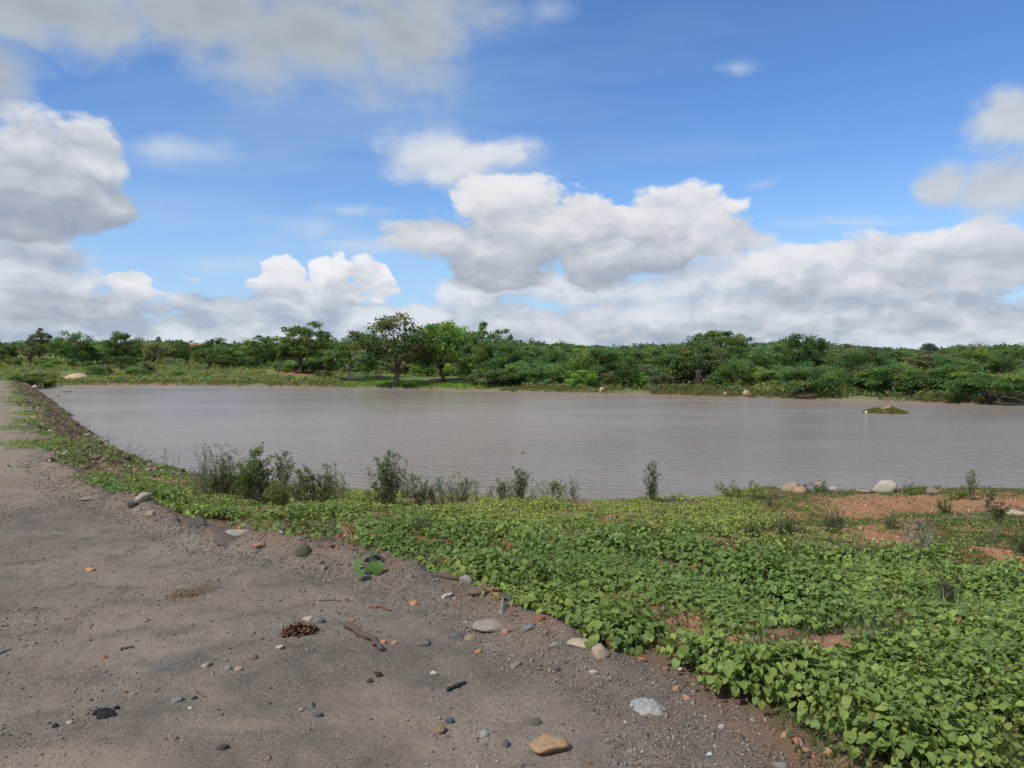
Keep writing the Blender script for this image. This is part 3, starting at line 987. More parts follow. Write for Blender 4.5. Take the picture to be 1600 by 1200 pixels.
# low scrub and grass of the far bank
def far_cover():
    N = 60000
    px = U(-80, 1680, N); u = U(0, 1, N)
    sh = np.interp(px, [100, 400, 600, 800, 1000, 1200, 1400, 1600], [90.7, 86.4, 82.4, 72.5, 67.2, 60.5, 55, 51.8])
    d = sh - 0.5 + np.where(px < 760, 46, 22) * u ** 1.3
    x = (px - 800) / FPX * d
    sE, dW, dF, lake = fields(x, d)
    z = height_f(x, d, (sE, dW, dF, lake))
    nz = fbm(x * 0.28, d * 0.28, 71, 4)
    P = to_px(x, d, z)
    lawn = sstep(P[0], 500, 560) * sstep(P[0], 800, 735) * sstep(P[1], 586, 592)
    redp = (np.hypot((P[0] - 470) / 55, (P[1] - 581) / 8) < 1) | (np.hypot((P[0] - 112) / 22, (P[1] - 588) / 8) < 1)
    ok = (~lake) & (dF > 0.35) & ~redp & (rng.uniform(0, 1, N) < sstep(nz, 0.26, 0.52))
    scrub = ok & (lawn < 0.5) & (dF > 1.6)
    i = np.nonzero(scrub)[0][:15000]
    h = U(0.12, 0.5, len(i)) * (0.5 + nz[i]) * np.where(P[0][i] > 790, 1.25, 1.0)
    C = np.stack([x[i], d[i], z[i] + h * 0.6], -1)
    V, F, T = leaf_cloud(C, h * 1.1, 9, 0.26, tone=0.25, hue=0.2)
    o = link('scrub', mesh_np('scrub', V, F, M_LEAF, T))
    o.color = (0.195, 0.235, 0.105, 1)
    tag(o, 'rough low green scrub covering the far slope', 'scrub', kind='stuff')
    g = ok & ((lawn > 0.5) | (dF < 3.6))
    i = np.nonzero(g)[0]
    i = np.repeat(i, 3)
    n = len(i)
    pos = np.stack([x[i] + rng.normal(0, .15, n), d[i] + rng.normal(0, .15, n), z[i] - 0.01], -1)
    hh = U(0.10, 0.30, n) * np.where(dF[i] < 3.6, 1.5, 0.8)
    lw = lawn[i]
    t = rng.normal(1, 0.15, n)
    tint = np.stack([t * (0.165 * lw + 0.165 * (1 - lw)), t * (0.30 * lw + 0.175 * (1 - lw)), t * (0.055 * lw + 0.080 * (1 - lw))], -1)
    V, F, T = scatter(BV, BF, pos, rot_mats(U(0, 6.28, n), rng.normal(-.5, .4, n), rng.normal(0, .4, n)), np.stack([np.full(n, 0.09), hh * .8, hh], -1), np.clip(tint, 0.01, 1))
    o = link('shore_grass', mesh_np('shore_grass', V, F, M_LEAF, T))
    tag(o, 'short bright grass of the lawn and dry grass along the far waterline', 'grass', kind='stuff')
far_cover()

# ------------------------------------------------------------------ stones, mounds, wood
def rock_mesh(name, seed, sx, sy, sz, sub=3, cuts=11, rough=0.10, material=None, round_=0.0):
    """a broken stone: hull of a few random points, finely divided and roughened; round_ > 0.4 gives a worn one"""
    g = np.random.default_rng(seed)
    bm = bmesh.new()
    if round_ > 0.4:
        bmesh.ops.create_icosphere(bm, subdivisions=sub, radius=1.0)
    else:
        k = 10 + int(14 * round_) + int(g.integers(0, 5))
        p = g.normal(0, 1, (k, 3)); p /= np.linalg.norm(p, axis=1)[:, None]
        p *= g.uniform(0.72, 1.0, (k, 1))
        for q in p:
            bm.verts.new(q)
        bmesh.ops.convex_hull(bm, input=bm.verts)
        loose = [v for v in bm.verts if not v.link_faces]
        bmesh.ops.delete(bm, geom=loose, context='VERTS')
        bmesh.ops.subdivide_edges(bm, edges=bm.edges[:], cuts=3 if sub >= 3 else 1, use_grid_fill=True)
        bmesh.ops.triangulate(bm, faces=bm.faces[:])
        for _ in range(1 if round_ < 0.15 else 3):
            bmesh.ops.smooth_vert(bm, verts=bm.verts[:], factor=0.35, use_axis_x=True, use_axis_y=True, use_axis_z=True)
        bmesh.ops.recalc_face_normals(bm, faces=bm.faces[:])
    V = np.array([v.co[:] for v in bm.verts]); F = np.array([[v.index for v in f.verts] for f in bm.faces])
    bm.free()
    n1 = fbm(V[:, 0] * 2.5 + V[:, 2] * 1.7 + seed, V[:, 1] * 2.5 - V[:, 2] * 1.3, seed, 4) - 0.5
    n2 = fbm(V[:, 0] * 7 + V[:, 2] * 5 + seed, V[:, 1] * 7 - V[:, 2] * 4, seed + 3, 2) - 0.5
    V = V * (1 + rough * 2 * n1 + rough * 0.8 * n2)[:, None]
    ext = V.max(0) - V.min(0)
    V = (V - (V.max(0) + V.min(0)) / 2) / ext * np.array([sx, sy, sz])
    return mesh_np(name, V, F, material or M_STONE, None, round_ > 0.4)
_seed = [500]
def stone(name, label, category, px, py, wpx, hpx, col, group=None, yaw=None, rnd=0.0, sub=3, cuts=11, rough=0.10, depth_k=0.85, lift=0.30):
    x, y, z = gp(px, py)
    w = wpx / FPX * y; h = hpx / FPX * y
    _seed[0] += 1
    o = link(name, rock_mesh(name, _seed[0], w * 1.04, w * depth_k, h * 1.5, sub, cuts, rough, None, rnd))
    o.location = (x, y + w * 0.2, z + h * (0.02 if group == RD else 0.16))
    o.rotation_euler = (rng.normal(0, .08), rng.normal(0, .08), U(-0.35, 0.35) if yaw is None else yaw)
    o.color = (*(0.8 * k for k in col), 1)
    return tag(o, label, category, group)
RD = 'stones lying on the road'
ORG, TAN, GREY, DKG, PALE, BRN, WHT, MOSS = (.40, .20, .085), (.34, .27, .19), (.20, .195, .185), (.075, .075, .075), (.40, .375, .33), (.20, .145, .10), (.50, .49, .465), (.095, .098, .06)
SHORE = 'rocks along the near waterline'
for a in [
    ('rock', 'rounded brown-topped rock at the left end of the shore rocks', 1238, 768, 30, 16, TAN, 0.3),
    ('rock', 'low tan rock leaning on the rounded brown-topped shore rock', 1253, 770, 26, 10, (.42, .29, .19), 0.0),
    ('rock', 'upright pale rock in green leaves among the shore rocks', 1283, 766, 24, 16, (.38, .31, .23), 0.0),
    ('rock', 'flat whitish rock just right of the leafy clump at the shore', 1303, 767, 22, 8, PALE, 0.0),
    ('rock', 'largest block of whitish rock at the water beside the red soil', 1383, 769, 38, 20, (.50, .46, .38), 0.25),
    ('rock', 'thin flat slab lying left of the largest whitish shore rock', 1352, 770, 30, 5, (.36, .29, .21), 0.0),
    ('rock', 'small dark-sided pointed rock at the water left of the tall shore shrub', 1458, 773, 20, 14, (.25, .21, .17), 0.0),
    ('rock', 'flat cream rock on red soil at the right margin', 1590, 806, 34, 8, (.44, .35, .26), 0.2),
    ('rock', 'flat reddish rock half sunk in red soil near the tall seedling', 1538, 798, 22, 5, (.27, .15, .10), 0.2)]:
    stone(a[0], a[1], 'rock', *a[2:7], group=SHORE, rnd=a[7])
stone('boulder', 'pale rock on the far shore straight above the middle of the water', 'boulder', 941, 612, 11, 8, (.48, .38, .27), 'boulders on the far shore', sub=2)
stone('boulder', 'small brown boulder on the far shore left of the orange boulder', 'boulder', 1134, 618, 9, 7, (.36, .25, .15), 'boulders on the far shore', sub=2)
stone('boulder', 'largest orange boulder at the far waterline', 'boulder', 1169, 617, 16, 9, (.46, .32, .20), 'boulders on the far shore', sub=2)
stone('mound', 'low bare orange earth mound on the far shore left of the islet', 'mound', 1266, 620, 34, 6, (.38, .23, .13), None, rnd=0.7, rough=0.06)
def heap():
    x, y, z = gp(113, 593)
    w = 37 / FPX * y; h = 9 / FPX * y
    o = link('sand_heap', rock_mesh('sand_heap', 77, w, w, h * 2.1, 4, 5, 0.05, M_STONE, 0.8), None, (x, y + w * .4, z))
    o.color = (.46, .33, .22, 1)
    tag(o, 'smooth heap of pale orange sand on the grass by the far left shore', 'sand heap')
heap()
def islet():
    x, y, _ = flat_pt(1383, 645, WZ) + (WZ,)
    w = 66 / FPX * y; h = 14 / FPX * y
    t = thing('islet', 'small grassy earth islet with bare orange top in the water', 'islet', (x, y, WZ))
    n = 70
    a = np.linspace(-1, 1, n); X, Y = np.meshgrid(a, a)
    r = np.hypot(X, Y)
    r2 = r * (1 + 0.5 * (fbm(X * 2.6 + 5, Y * 2.6, 3, 4) - 0.5))
    Z = np.where(r2 < 1, 0.42 * (1 - sstep(r2, 0.35, 1.0)) + 0.42 * (1 - sstep(np.hypot(X - 0.12, Y), 0.0, 0.45)) , 0) * h - 0.04 - 0.25 * sstep(r2, 0.9, 1.3) + 0.04 * (fbm(X * 7, Y * 7, 9, 3) - 0.5)
    V = np.stack([X * w * .52, Y * w * .42, Z], -1).reshape(-1, 3)
    q = (np.arange(n - 1)[:, None] * n + np.arange(n - 1)[None]).ravel()
    F = np.stack([q, q + 1, q + n + 1, q + n], -1)
    e = link('earth', mesh_np('islet_earth', V, F, M_STONE, None, True), t)
    e.color = (.36, .21, .125, 1)
    rr = r2.ravel()
    m = np.nonzero((rr < 0.97) & (rr > 0.30))[0]
    i = rng.choice(m, 5200); k = len(i)
    pos = V[i] + rng.normal(0, 0.012, (k, 3)) * (1, 1, 0)
    hh = U(0.04, 0.20, k) * (0.4 + fbm(pos[:, 0] * 3, pos[:, 1] * 3, 4, 3)); tt = rng.normal(1, .25, k)
    tint = np.clip(np.stack([.15 * tt, .165 * tt, .05 * tt], -1), .02, 1)
    Vb, Fb, Tb = scatter(BV, BF, pos, rot_mats(U(0, 6.28, k), rng.normal(0, .3, k), rng.normal(0, .3, k)), np.stack([np.full(k, .018), hh * .5, hh], -1), tint)
    g = link('grass', mesh_np('islet_grass', Vb, Fb, M_LEAF, Tb), t)
    g['kind'] = 'stuff'
    s = link('pebble', rock_mesh('pebble', 91, .16, .12, .11, 2))
    s.location = (x - w * .47, y - 0.12, WZ + 0.05); s.color = (.72, .70, .66, 1)
    tag(s, 'small white stone at the left tip of the islet', 'stone')
islet()
def house():
    d = 142; x = (309 - 800) / FPX * d; z = ground_z(x, d)
    t = thing('brick_house', 'small red brick house half hidden among trees on the left far bank', 'house', (x, d, z), R(14))
    hgt = CAMZ + 19 / FPX * d - z
    def box(bm, x0, x1, y0, y1, z0, z1):
        v = [bm.verts.new(p) for p in [(x0, y0, z0), (x1, y0, z0), (x1, y1, z0), (x0, y1, z0), (x0, y0, z1), (x1, y0, z1), (x1, y1, z1), (x0, y1, z1)]]
        for f in ((0, 1, 5, 4), (1, 2, 6, 5), (2, 3, 7, 6), (3, 0, 4, 7), (4, 5, 6, 7), (3, 2, 1, 0)):
            bm.faces.new([v[i] for i in f])
    def fin(bm, nm, m, c):
        me = bpy.data.meshes.new(nm); bm.to_mesh(me); bm.free(); me.materials.append(m)
        a = me.attributes.new('tint', 'FLOAT_COLOR', 'POINT'); a.data.foreach_set('color', np.ones(len(me.vertices) * 4, np.float32))
        o = link(nm, me, t); o.color = (*c, 1)
    bm = bmesh.new(); box(bm, -1.0, 1.0, -1.6, 1.6, -.3, hgt); fin(bm, 'wall', M_BRICK, (.36, .15, .085))
    bm = bmesh.new()
    a = [bm.verts.new(p) for p in [(-1.2, -1.9, hgt + .004), (1.2, -1.9, hgt + .004), (1.2, 1.9, hgt + .004), (-1.2, 1.9, hgt + .004), (-1.2, 0, hgt + .7), (1.2, 0, hgt + .7)]]
    for f in ((0, 1, 5, 4), (2, 3, 4, 5), (0, 4, 3), (1, 2, 5), (3, 2, 1, 0)):
        bm.faces.new([a[i] for i in f])
    fin(bm, 'roof', M_BRICK, (.33, .13, .075))
    bm = bmesh.new(); box(bm, -.6, .2, -1.63, -1.604, -.1, hgt * .8); fin(bm, 'door', M_BARK, (.12, .08, .05))
    bm = bmesh.new(); box(bm, .55, .9, -1.63, -1.604, hgt * .4, hgt * .75); fin(bm, 'window', M_BARK, (.05, .05, .05))
house()
def snag():
    x, y, z = gp(1556, 631)
    t = link('dead_branch', None) if False else None
    tubes = []
    s = y / FPX
    def br(pts, r0, r1):
        p = np.array([(a * s, b, c * s) for a, b, c in pts], float)
        tt = np.linspace(0, len(p) - 1, 12); k = np.arange(len(p))
        q = np.stack([np.interp(tt, k, p[:, j]) for j in range(3)], -1) + rng.normal(0, .012, (12, 3))
        tubes.append(tube(q, np.linspace(r0, r1, 12), 6))
    br([(-4, 0, 0), (-2, 0, 9), (4, -.2, 14), (3, -.3, 24)], .07, .02)
    br([(2, -.1, 12), (14, -.4, 10), (28, -.2, 6), (44, -.3, 3)], .05, .015)
    br([(-2, 0, 6), (-10, -.2, 12), (-12, -.1, 22)], .035, .012)
    br([(4, -.2, 16), (-4, -.3, 20), (-8, -.4, 27)], .03, .01)
    br([(14, -.4, 10), (22, -.5, 15), (34, -.4, 14)], .03, .01)
    br([(-4, 0, 0), (6, -.5, 2), (20, -.8, -1)], .05, .02)
    o = link('dead_branch', tubes_mesh('dead_branch', tubes, M_DRY), None, (x, y - .5, z + .02))
    o.color = (.42, .37, .30, 1)
    tag(o, 'pale fallen dead branch at the water under the low spreading tree', 'dead branch')
    for px, base, top, lb, wd in [(1092, 594, 572, 'bare grey dead stump with upright broken stems in the right thicket', 20), (436, 582, 562, 'leafless grey shrub left of the red earth patch', 12),
                                  (403, 572, 552, 'bare dark twiggy shrub on the grassy slope right of the low dark bush', 14), (170, 586, 566, 'dry leafless shrub beside the small umbrella tree', 20)]:
        x, y, z = gp(px, base) if px != 1092 else ((1092 - 800) / FPX * 68, 68, ground_z((1092 - 800) / FPX * 68, 68))
        base_ = to_px(x, y, z)[1]
        h = (base_ - top) / FPX * y; w = wd / FPX * y
        tubes = []
        for k in range(11):
            e = np.array([rng.normal(0, w * .3), rng.normal(0, w * .3), h * U(.6, 1)])
            p, r = branch((rng.normal(0, .05), rng.normal(0, .05), 0), e, .05 * h / 1.5, .02, 6, 0, .05)
            tubes.append(tube(p, r, 5))
            for m in range(3):
                b = p[int(U(2, 5))]
                q, r2 = branch(b, b + rng.normal(0, h * .14, 3) + (0, 0, h * .12), .02, .008, 4, 0, .08)
                tubes.append(tube(q, r2, 4))
        o = link('dead_shrub', tubes_mesh('dead_shrub', tubes, M_DRY), None, (x, y, z))
        o.color = (.17, .14, .12, 1)
        tag(o, lb, 'dead shrub')
    # pale log on the lawn
    x, y, z = gp(680, 595)
    p, r = branch((-.7, 0, .12), (1.0, -.2, .10), .09, .05, 8, .03, .03)
    q, r2 = branch((.1, 0, .12), (-.3, .3, .4), .05, .02, 5)
    o = link('log', tubes_mesh('log', [tube(p, r, 7), tube(q, r2, 5)], M_DRY), None, (x, y, z))
    o.color = (.45, .40, .33, 1)
    tag(o, 'pale fallen log in the shade of the bright green tree', 'log')
snag()

# ------------------------------------------------------------------ green cover of the near shore
SOILS = [(1450, 789, 175, 15), (1540, 885, 85, 32), (1085, 978, 80, 24), (1400, 842, 55, 12), (905, 789, 34, 8), (1280, 782, 50, 8), (1590, 800, 60, 14), (900, 925, 48, 13), (1000, 880, 26, 7),
         (760, 826, 55, 7), (560, 838, 30, 6), (1240, 905, 30, 8), (1490, 1125, 70, 30), (1330, 1010, 36, 12), (1200, 935, 40, 10), (820, 900, 30, 9), (1580, 1010, 45, 16), (1340, 925, 30, 8), (690, 822, 22, 5), (1130, 905, 22, 6), (1060, 930, 26, 6)]
CLUMPS = [(962, 990, 46, 20), (895, 958, 34, 13), (1235, 1072, 120, 22), (1110, 1042, 34, 12), (1395, 1180, 48, 14), (1330, 1150, 24, 8)]
BARE = [(1085, 982, 80, 26), (1360, 930, 46, 10), (1240, 960, 50, 11), (1160, 850, 50, 7), (1540, 885, 85, 30), (1200, 935, 40, 9), (1340, 1010, 58, 15), (1505, 1128, 90, 34), (1590, 1000, 50, 16), (1100, 905, 26, 6), (905, 930, 36, 7), (1420, 960, 34, 8), (700, 832, 50, 6), (850, 850, 40, 6), (560, 838, 36, 6), (1010, 878, 30, 6), (1250, 880, 34, 7)]
def cover_density(x, y, z, sE, dW, lake):
    px, py = to_px(x, y, z)
    along = -0.62 * x + 0.8 * y
    n1 = fbm(x * 1.3, y * 1.3, 81, 4); n2 = fbm(x * 0.5, y * 0.5, 82, 3)
    # lower limit of the plants against the road, as measured on the ground
    q = sE - 0.02 - 0.14 * sstep(y, 4.3, 3.7) - 0.30 * (fbm(x * 1.8, y * 1.8, 83, 3) - 0.35) - 0.25 * sstep(along, 4.0, 2.2) * (x > 0) - 0.22 * sstep(y, 4.6, 3.2)
    n5 = fbm(x * 3.1, y * 3.1, 88, 3)
    D = sstep(q, -0.02, 0.22) * (0.05 + 0.95 * sstep(n1, 0.40, 0.53)) * (0.08 + 0.92 * sstep(n5, 0.40, 0.56))
    right = sstep(px, 1170, 1260) * sstep(py, 890, 850)
    D = D * (1 - 0.80 * right)
    for cx, cy, rx, ry in SOILS:
        D = D * (1 - 0.95 * sstep(np.hypot((px - cx) / rx, (py - cy) / ry) + (n1 - .5) * 1.3, 1.05, 0.55))
    inc = np.zeros_like(D)
    for cx, cy, rx, ry in CLUMPS:
        inc = np.maximum(inc, sstep(np.hypot((px - cx) / rx, (py - cy) / ry) + (n1 - .5) * .5, 1.0, 0.75))
    D = np.maximum(D, 0.95 * inc)
    for cx, cy, rx, ry in BARE:
        D = D * (1 - 0.93 * sstep(np.hypot((px - cx) / rx, (py - cy) / ry) + (n1 - .5) * 1.3, 1.1, 0.6))
    # the dam slope: patches only
    dam = sstep(along, 18.0, 23.0) * (x < -4)
    n3 = fbm(x * 0.55 + 3, y * 0.55, 85, 3)
    D = D * (1 - dam) + dam * 0.85 * sstep(n3, 0.40, 0.52) * sstep(sE, -0.6, 0.2) * (1 - 0.55 * sstep(sE, 0.6, 1.3) * sstep(along, 16, 22))
    # tongues of plants creeping on to the track along the dam
    D = np.maximum(D, 0.8 * sstep(along, 13, 16) * sstep(fbm(x * 0.7, y * 0.7, 86, 3), 0.50, 0.60) * sstep(sE, -0.85, -0.25) * (sE < 0.5))
    return D * (~lake) * (dW > 0.25), px, py, right, dam, inc
def plant_cover():
    N = 70000
    # even over the ground, thinning with distance where leaves get bigger patches
    u = U(0, 1, N)
    y = 2.4 * (60 / 2.4) ** (u ** 0.85)
    k = U(-0.78, 0.80, N)
    x = k * y
    sE, dW, dF, lake = fields(x, y)
    ok = (sE > -1.2) & (dW < dF) & (~lake)
    x, y = x[ok], y[ok]
    F_ = tuple(a[ok] for a in (sE, dW, dF, lake))
    z = height_f(x, y, F_)
    D, px, py, right, dam, inc = cover_density(x, y, z, F_[0], F_[1], F_[3])
    # sampling density falls as 1/y^2: weight so that near ground is not overfull
    dens = 1.0 / (y ** 2)
    want = np.clip(20.0 * sstep(y, 70, 6) + 2.0, 2, 22)
    pr = np.clip(D, 0, 1) * np.clip(want * (y ** 2) * 0.0026, 0, 1)
    keep = rng.uniform(0, 1, len(x)) < pr
    x, y, z, px, py, right, dam, inc = (a[keep] for a in (x, y, z, px, py, right, dam, inc))
    sEk = F_[0][keep]
    n = len(x)
    # plants: a dome of leaves round a root
    lum = fbm(x * 0.9, y * 0.9, 91, 3)
    far = sstep(y, 7, 13)
    Rp = U(0.11, 0.25, n) * (1 - 0.35 * right)
    Hp = (0.015 + 0.155 * sstep(lum, 0.42, 0.72)) * U(0.6, 1.3, n) * (1 - 0.62 * far * (1 - dam)) * (1 - 0.4 * right) * np.maximum(sstep(sEk, 0.0, 0.5), inc) + 0.03 + 0.075 * inc * U(.5, 1.2, n)
    per = np.where(y < 8, 26, 20).astype(int)
    per = (per * (1 - 0.4 * right)).astype(int)
    i = np.repeat(np.arange(n), per); m = len(i)
    a = U(0, 2 * np.pi, m); q = U(0, 1, m) ** 0.6
    r = q * Rp[i]
    lx = x[i] + r * np.cos(a); ly = y[i] + r * np.sin(a)
    lz = height_f(lx, ly) + Hp[i] * (1 - 0.75 * q ** 2) * U(0.55, 1.1, m) + 0.02
    # leaf: points outwards and tips down, tilt grows to the rim
    yaw = a - np.pi / 2 + rng.normal(0, 0.7, m)
    tilt = -(0.05 + 0.70 * q ** 1.5) + rng.normal(0, 0.36, m)
    roll = rng.normal(0, 0.36, m)
    size = U(0.020, 0.054, m) * (0.82 + 0.18 * sstep(ly, 3.4, 5.2)) * (1 - 0.35 * right[i]) * np.where(rng.uniform(0, 1, m) < .25, 0.6, 1) * (1 - 0.10 * far[i]) * (1 + 0.15 * inc[i])
    plant_t = rng.normal(1, 0.10, n) * (0.86 + 0.35 * fbm(x * 0.45, y * 0.45, 95, 3))
    young = np.clip(far * 0.75 * sstep(px, 300, 800) * (1 - 0.3 * dam) + 0.26 + 0.9 * (fbm(x * 0.6 + 9, y * 0.6, 96, 3) - 0.5), 0, 1)
    ye = np.clip(young[i] + rng.normal(0, 0.16, m), 0, 1)[:, None]
    t = (plant_t[i] * (1 + rng.normal(0, 0.13, m)))[:, None]
    old = np.array([0.112, 0.185, 0.052]); yg = np.array([0.245, 0.300, 0.068])
    col = np.clip((old * (1 - ye) + yg * ye) * t, 0.012, 0.5)
    blue = (rng.uniform(0, 1, m) < 0.03)[:, None]
    col = np.where(blue, np.array([0.115, 0.175, 0.075]) * t, col)
    dead = (rng.uniform(0, 1, m) < 0.008)[:, None]
    col = np.where(dead, np.array([0.22, 0.13, 0.05]) * t, col)
    pos = np.stack([lx, ly, lz], -1)
    rot = rot_mats(yaw, tilt, roll)
    nearm = ly < 9.5
    j = np.nonzero(nearm)[0]
    parts = [scatter(HV * (1, 1, 1), HF, pos[j], rot[j], np.stack([size[j] * U(.75, 1.12, len(j)), size[j], size[j] * U(.5, 2.0, len(j))], -1), col[j])]
    j = np.nonzero(~nearm)[0]
    parts.append(scatter(DV * (1.25, 1, 1), DF, pos[j], rot[j], np.stack([size[j] * 1.1, size[j] * 1.1, size[j]], -1), col[j]))
    V, F, T = cat(parts)
    o = link('leafy_ground_cover', mesh_np('leafy_ground_cover', V, F, M_COVER, T, True))
    tag(o, 'creeping broad-leaved green plants carpeting the near shore', 'ground cover', kind='stuff')
    # runners that trail over the soil, and long narrow weed leaves among the round ones
    tubes = []
    for k in range(420):
        q = int(U(0, n))
        if y[q] > 9:
            continue
        a0 = U(0, 6.28); L = U(.25, .7); st = 8
        pts = []
        cx, cy = x[q], y[q]
        for v in range(st):
            pts.append((cx, cy)); a0 += rng.normal(0, .25); cx += math.cos(a0) * L / st; cy += math.sin(a0) * L / st
        pts = np.array(pts)
        zz = height_f(pts[:, 0], pts[:, 1]) + .012 + .03 * np.sin(np.linspace(0, 3.1, st)) * U(0, 1)
        tubes.append(tube(np.concatenate([pts, zz[:, None]], 1), np.linspace(.0028, .0014, st), 4, (.12, .13, .055) if k % 3 else (.16, .09, .06)))
    o = link('runners', tubes_mesh('runners', tubes, M_COVER))
    tag(o, 'thin green and reddish runners trailing over the soil', 'ground cover', kind='stuff')
    kk = rng.choice(n, 1500)
    kk = np.repeat(kk, 7); mm = len(kk)
    hh = U(.05, .16, mm); tt = rng.normal(1, .18, mm)
    V, F, T = scatter(BV, BF, np.stack([x[kk] + rng.normal(0, .03, mm), y[kk] + rng.normal(0, .03, mm), z[kk] + Hp[kk] * U(.1, .5, mm)], -1), rot_mats(U(0, 6.28, mm), rng.normal(-.3, .4, mm), rng.normal(0, .4, mm)),
                      np.stack([U(.008, .016, mm), hh, hh], -1), np.clip(np.stack([.12 * tt, .175 * tt, .06 * tt], -1), .01, 1))
    o = link('weed_blades', mesh_np('weed_blades', V, F, M_COVER, T))
    tag(o, 'narrow grassy weed leaves among the round leaves', 'weeds', kind='stuff')
    # leaf stalks of the near plants
    j = np.nonzero(ly < 6.0)[0]
    j = rng.choice(j, min(len(j), 5200), replace=False)
    b = np.stack([x[i[j]], y[i[j]], z[i[j]]], -1); e = pos[j]
    mid = (b + e) / 2 + rng.normal(0, .012, e.shape) + np.array([0, 0, .02])
    ring = np.array([(1, 0), (-.5, .87), (-.5, -.87)]) * 0.0019
    lay = []
    for p in (b, mid, e):
        lay.append(p[:, None, :] + np.concatenate([ring, np.zeros((3, 1))], 1)[None])
    V = np.stack(lay, 1).reshape(-1, 3)
    f = []
    for s in (0, 3):
        for q_ in range(3):
            w = (q_ + 1) % 3
            f += [(s + q_, s + w, s + 3 + w), (s + q_, s + 3 + w, s + 3 + q_)]
    F = np.array(f)[None] + (np.arange(len(j)) * 9)[:, None, None]
    o = link('leaf_stalks', mesh_np('leaf_stalks', V, F.reshape(-1, 3), M_COVER, np.tile([.10, .13, .05], (len(V), 1)), True))
    tag(o, 'thin green leaf stalks under the creeping plants', 'ground cover', kind='stuff')
    # low grass and small herbs in the gaps
    N = 150000
    y = 2.6 * (24 / 2.6) ** (U(0, 1, N) ** 0.6); x = U(-0.62, 0.78, N) * y
    sE, dW, dF, lake = fields(x, y)
    z = height_f(x, y, (sE, dW, dF, lake))
    px, py = to_px(x, y, z)
    n4 = fbm(x * 1.1, y * 1.1, 87, 3)
    pr = sstep(sE, 0.2, 0.7) * (~lake) * (dW > 0.2) * sstep(n4, 0.34, 0.52) * (0.25 + 0.75 * sstep(px, 1080, 1220))
    for cx, cy, rx, ry in SOILS[:1]:
        pr = pr * (1 - 0.97 * sstep(np.hypot((px - cx) / rx, (py - cy) / ry), 1.2, 0.8))
    kk = np.nonzero(rng.uniform(0, 1, N) < pr)[0]
    kk = np.repeat(kk, 4); m = len(kk)
    pos = np.stack([x[kk] + rng.normal(0, .025, m), y[kk] + rng.normal(0, .025, m), z[kk] - .004], -1)
    hh = U(0.02, 0.075, m); t = rng.normal(1, .2, m)
    tint = np.clip(np.stack([.085 * t, .125 * t, .038 * t], -1), .01, 1)
    V, F, T = scatter(BV, BF, pos, rot_mats(U(0, 6.28, m), rng.normal(-.2, .35, m), rng.normal(0, .35, m)), np.stack([U(.005, .012, m), hh * .6, hh], -1), tint)
    o = link('short_grass', mesh_np('short_grass', V, F, M_COVER, T))
    tag(o, 'short sparse grass and small herbs on the red soil', 'grass', kind='stuff')
plant_cover()

# ------------------------------------------------------------------ shrubs and seedlings
def shrub(label, px, base, top, wpx, leaf=1.0, col=(0.10, 0.15, 0.055), stems=9, lsize=0.030, twig=(.15, .12, .095), name='shrub', category='shrub', group='shrubs along the near waterline', upright=0.75, bare=0.0, low=0.25, tip=None):
    x, y, z = gp(px, base)
    h = (base - top) / FPX * y; w = wpx / FPX * y
    if top < base - 4:
        h *= 1.03
    t = thing(name, label, category, (x, y, z - 0.01), 0, group)
    tubes = []; lp = []; ld = []
    for s in range(stems):
        a = U(0, 6.28); k = math.sqrt(U(0, 1)) * 0.5
        b = np.array([math.cos(a) * k * w * (1 - upright) * .8, math.sin(a) * k * w * .3, -0.02])
        e = np.array([math.cos(a) * k * w, math.sin(a) * k * w * .8, h * (U(.55, 1.0) if s else 1.0) * (1 - .35 * (k * 2) ** 2 * (1 - upright))])
        if s == 0:
            e[:2] *= .3
        p, r = branch(b, e, 0.0042 * max(h, .4) / .7 + .0015, .0016, 9, 0, .035)
        tubes.append(tube(p, r, 4))
        nt = max(3, int(h / 0.075))
        for q in range(nt):
            f = U(low, 1)
            o_ = p[0] + 0
            idx = f * 8; i0 = int(min(7, idx)); o_ = p[i0] + (p[i0 + 1] - p[i0]) * (idx - i0)
            L = (0.05 + 0.22 * h * (1 - f) + .04) * U(.5, 1.2)
            d = rng.normal(0, 1, 3) * (.8, .8, .4) + (0, 0, 1.2); d /= np.linalg.norm(d)
            tp, tr = branch(o_, o_ + d * L, .0022, .0010, 4, 0, .06)
            tubes.append(tube(tp, tr, 3))
            if rng.uniform() < bare:
                continue
            for g in range(int(11 * leaf)):
                v = U(.15, 1.05)
                lp.append(o_ + d * L * v + rng.normal(0, lsize * .55, 3)); ld.append(math.atan2(d[1], d[0]))
    stm = link('branches', tubes_mesh('branches', tubes, M_DRY), t)
    stm.color = (*twig, 1)
    if lp:
        lp = np.array(lp); m = len(lp)
        tt = rng.normal(1, .2, m)
        tint = np.clip(np.stack([col[0] * tt * (1 + rng.normal(0, .12, m)), col[1] * tt, col[2] * tt], -1), .01, .6)
        sz = lsize * U(.6, 1.3, m)
        V, F, T = scatter(DV, DF, lp, rot_mats(np.array(ld) - np.pi / 2 + rng.normal(0, .9, m), rng.normal(.25, .5, m), rng.normal(0, .5, m)), np.stack([sz * .8, sz, sz], -1), tint)
        link('foliage', mesh_np('foliage', V, F, M_LEAF, T), t)
    if tip:
        p, r = branch((.02, 0, h * .85), ((tip[0] - px) / FPX * y, 0, (base - tip[1]) / FPX * y), .003, .0018, 6, 0, .01)
        link('flower_stalk', tubes_mesh('flower_stalk', [tube(p, r, 4)], M_DRY), t).color = (.14, .11, .09, 1)
        me = rock_mesh('bud', 9, .045, .035, .03, 1)
        bd = link('bud', me, t, tuple(p[-1])); bd.color = (.10, .08, .06, 1)
    return t
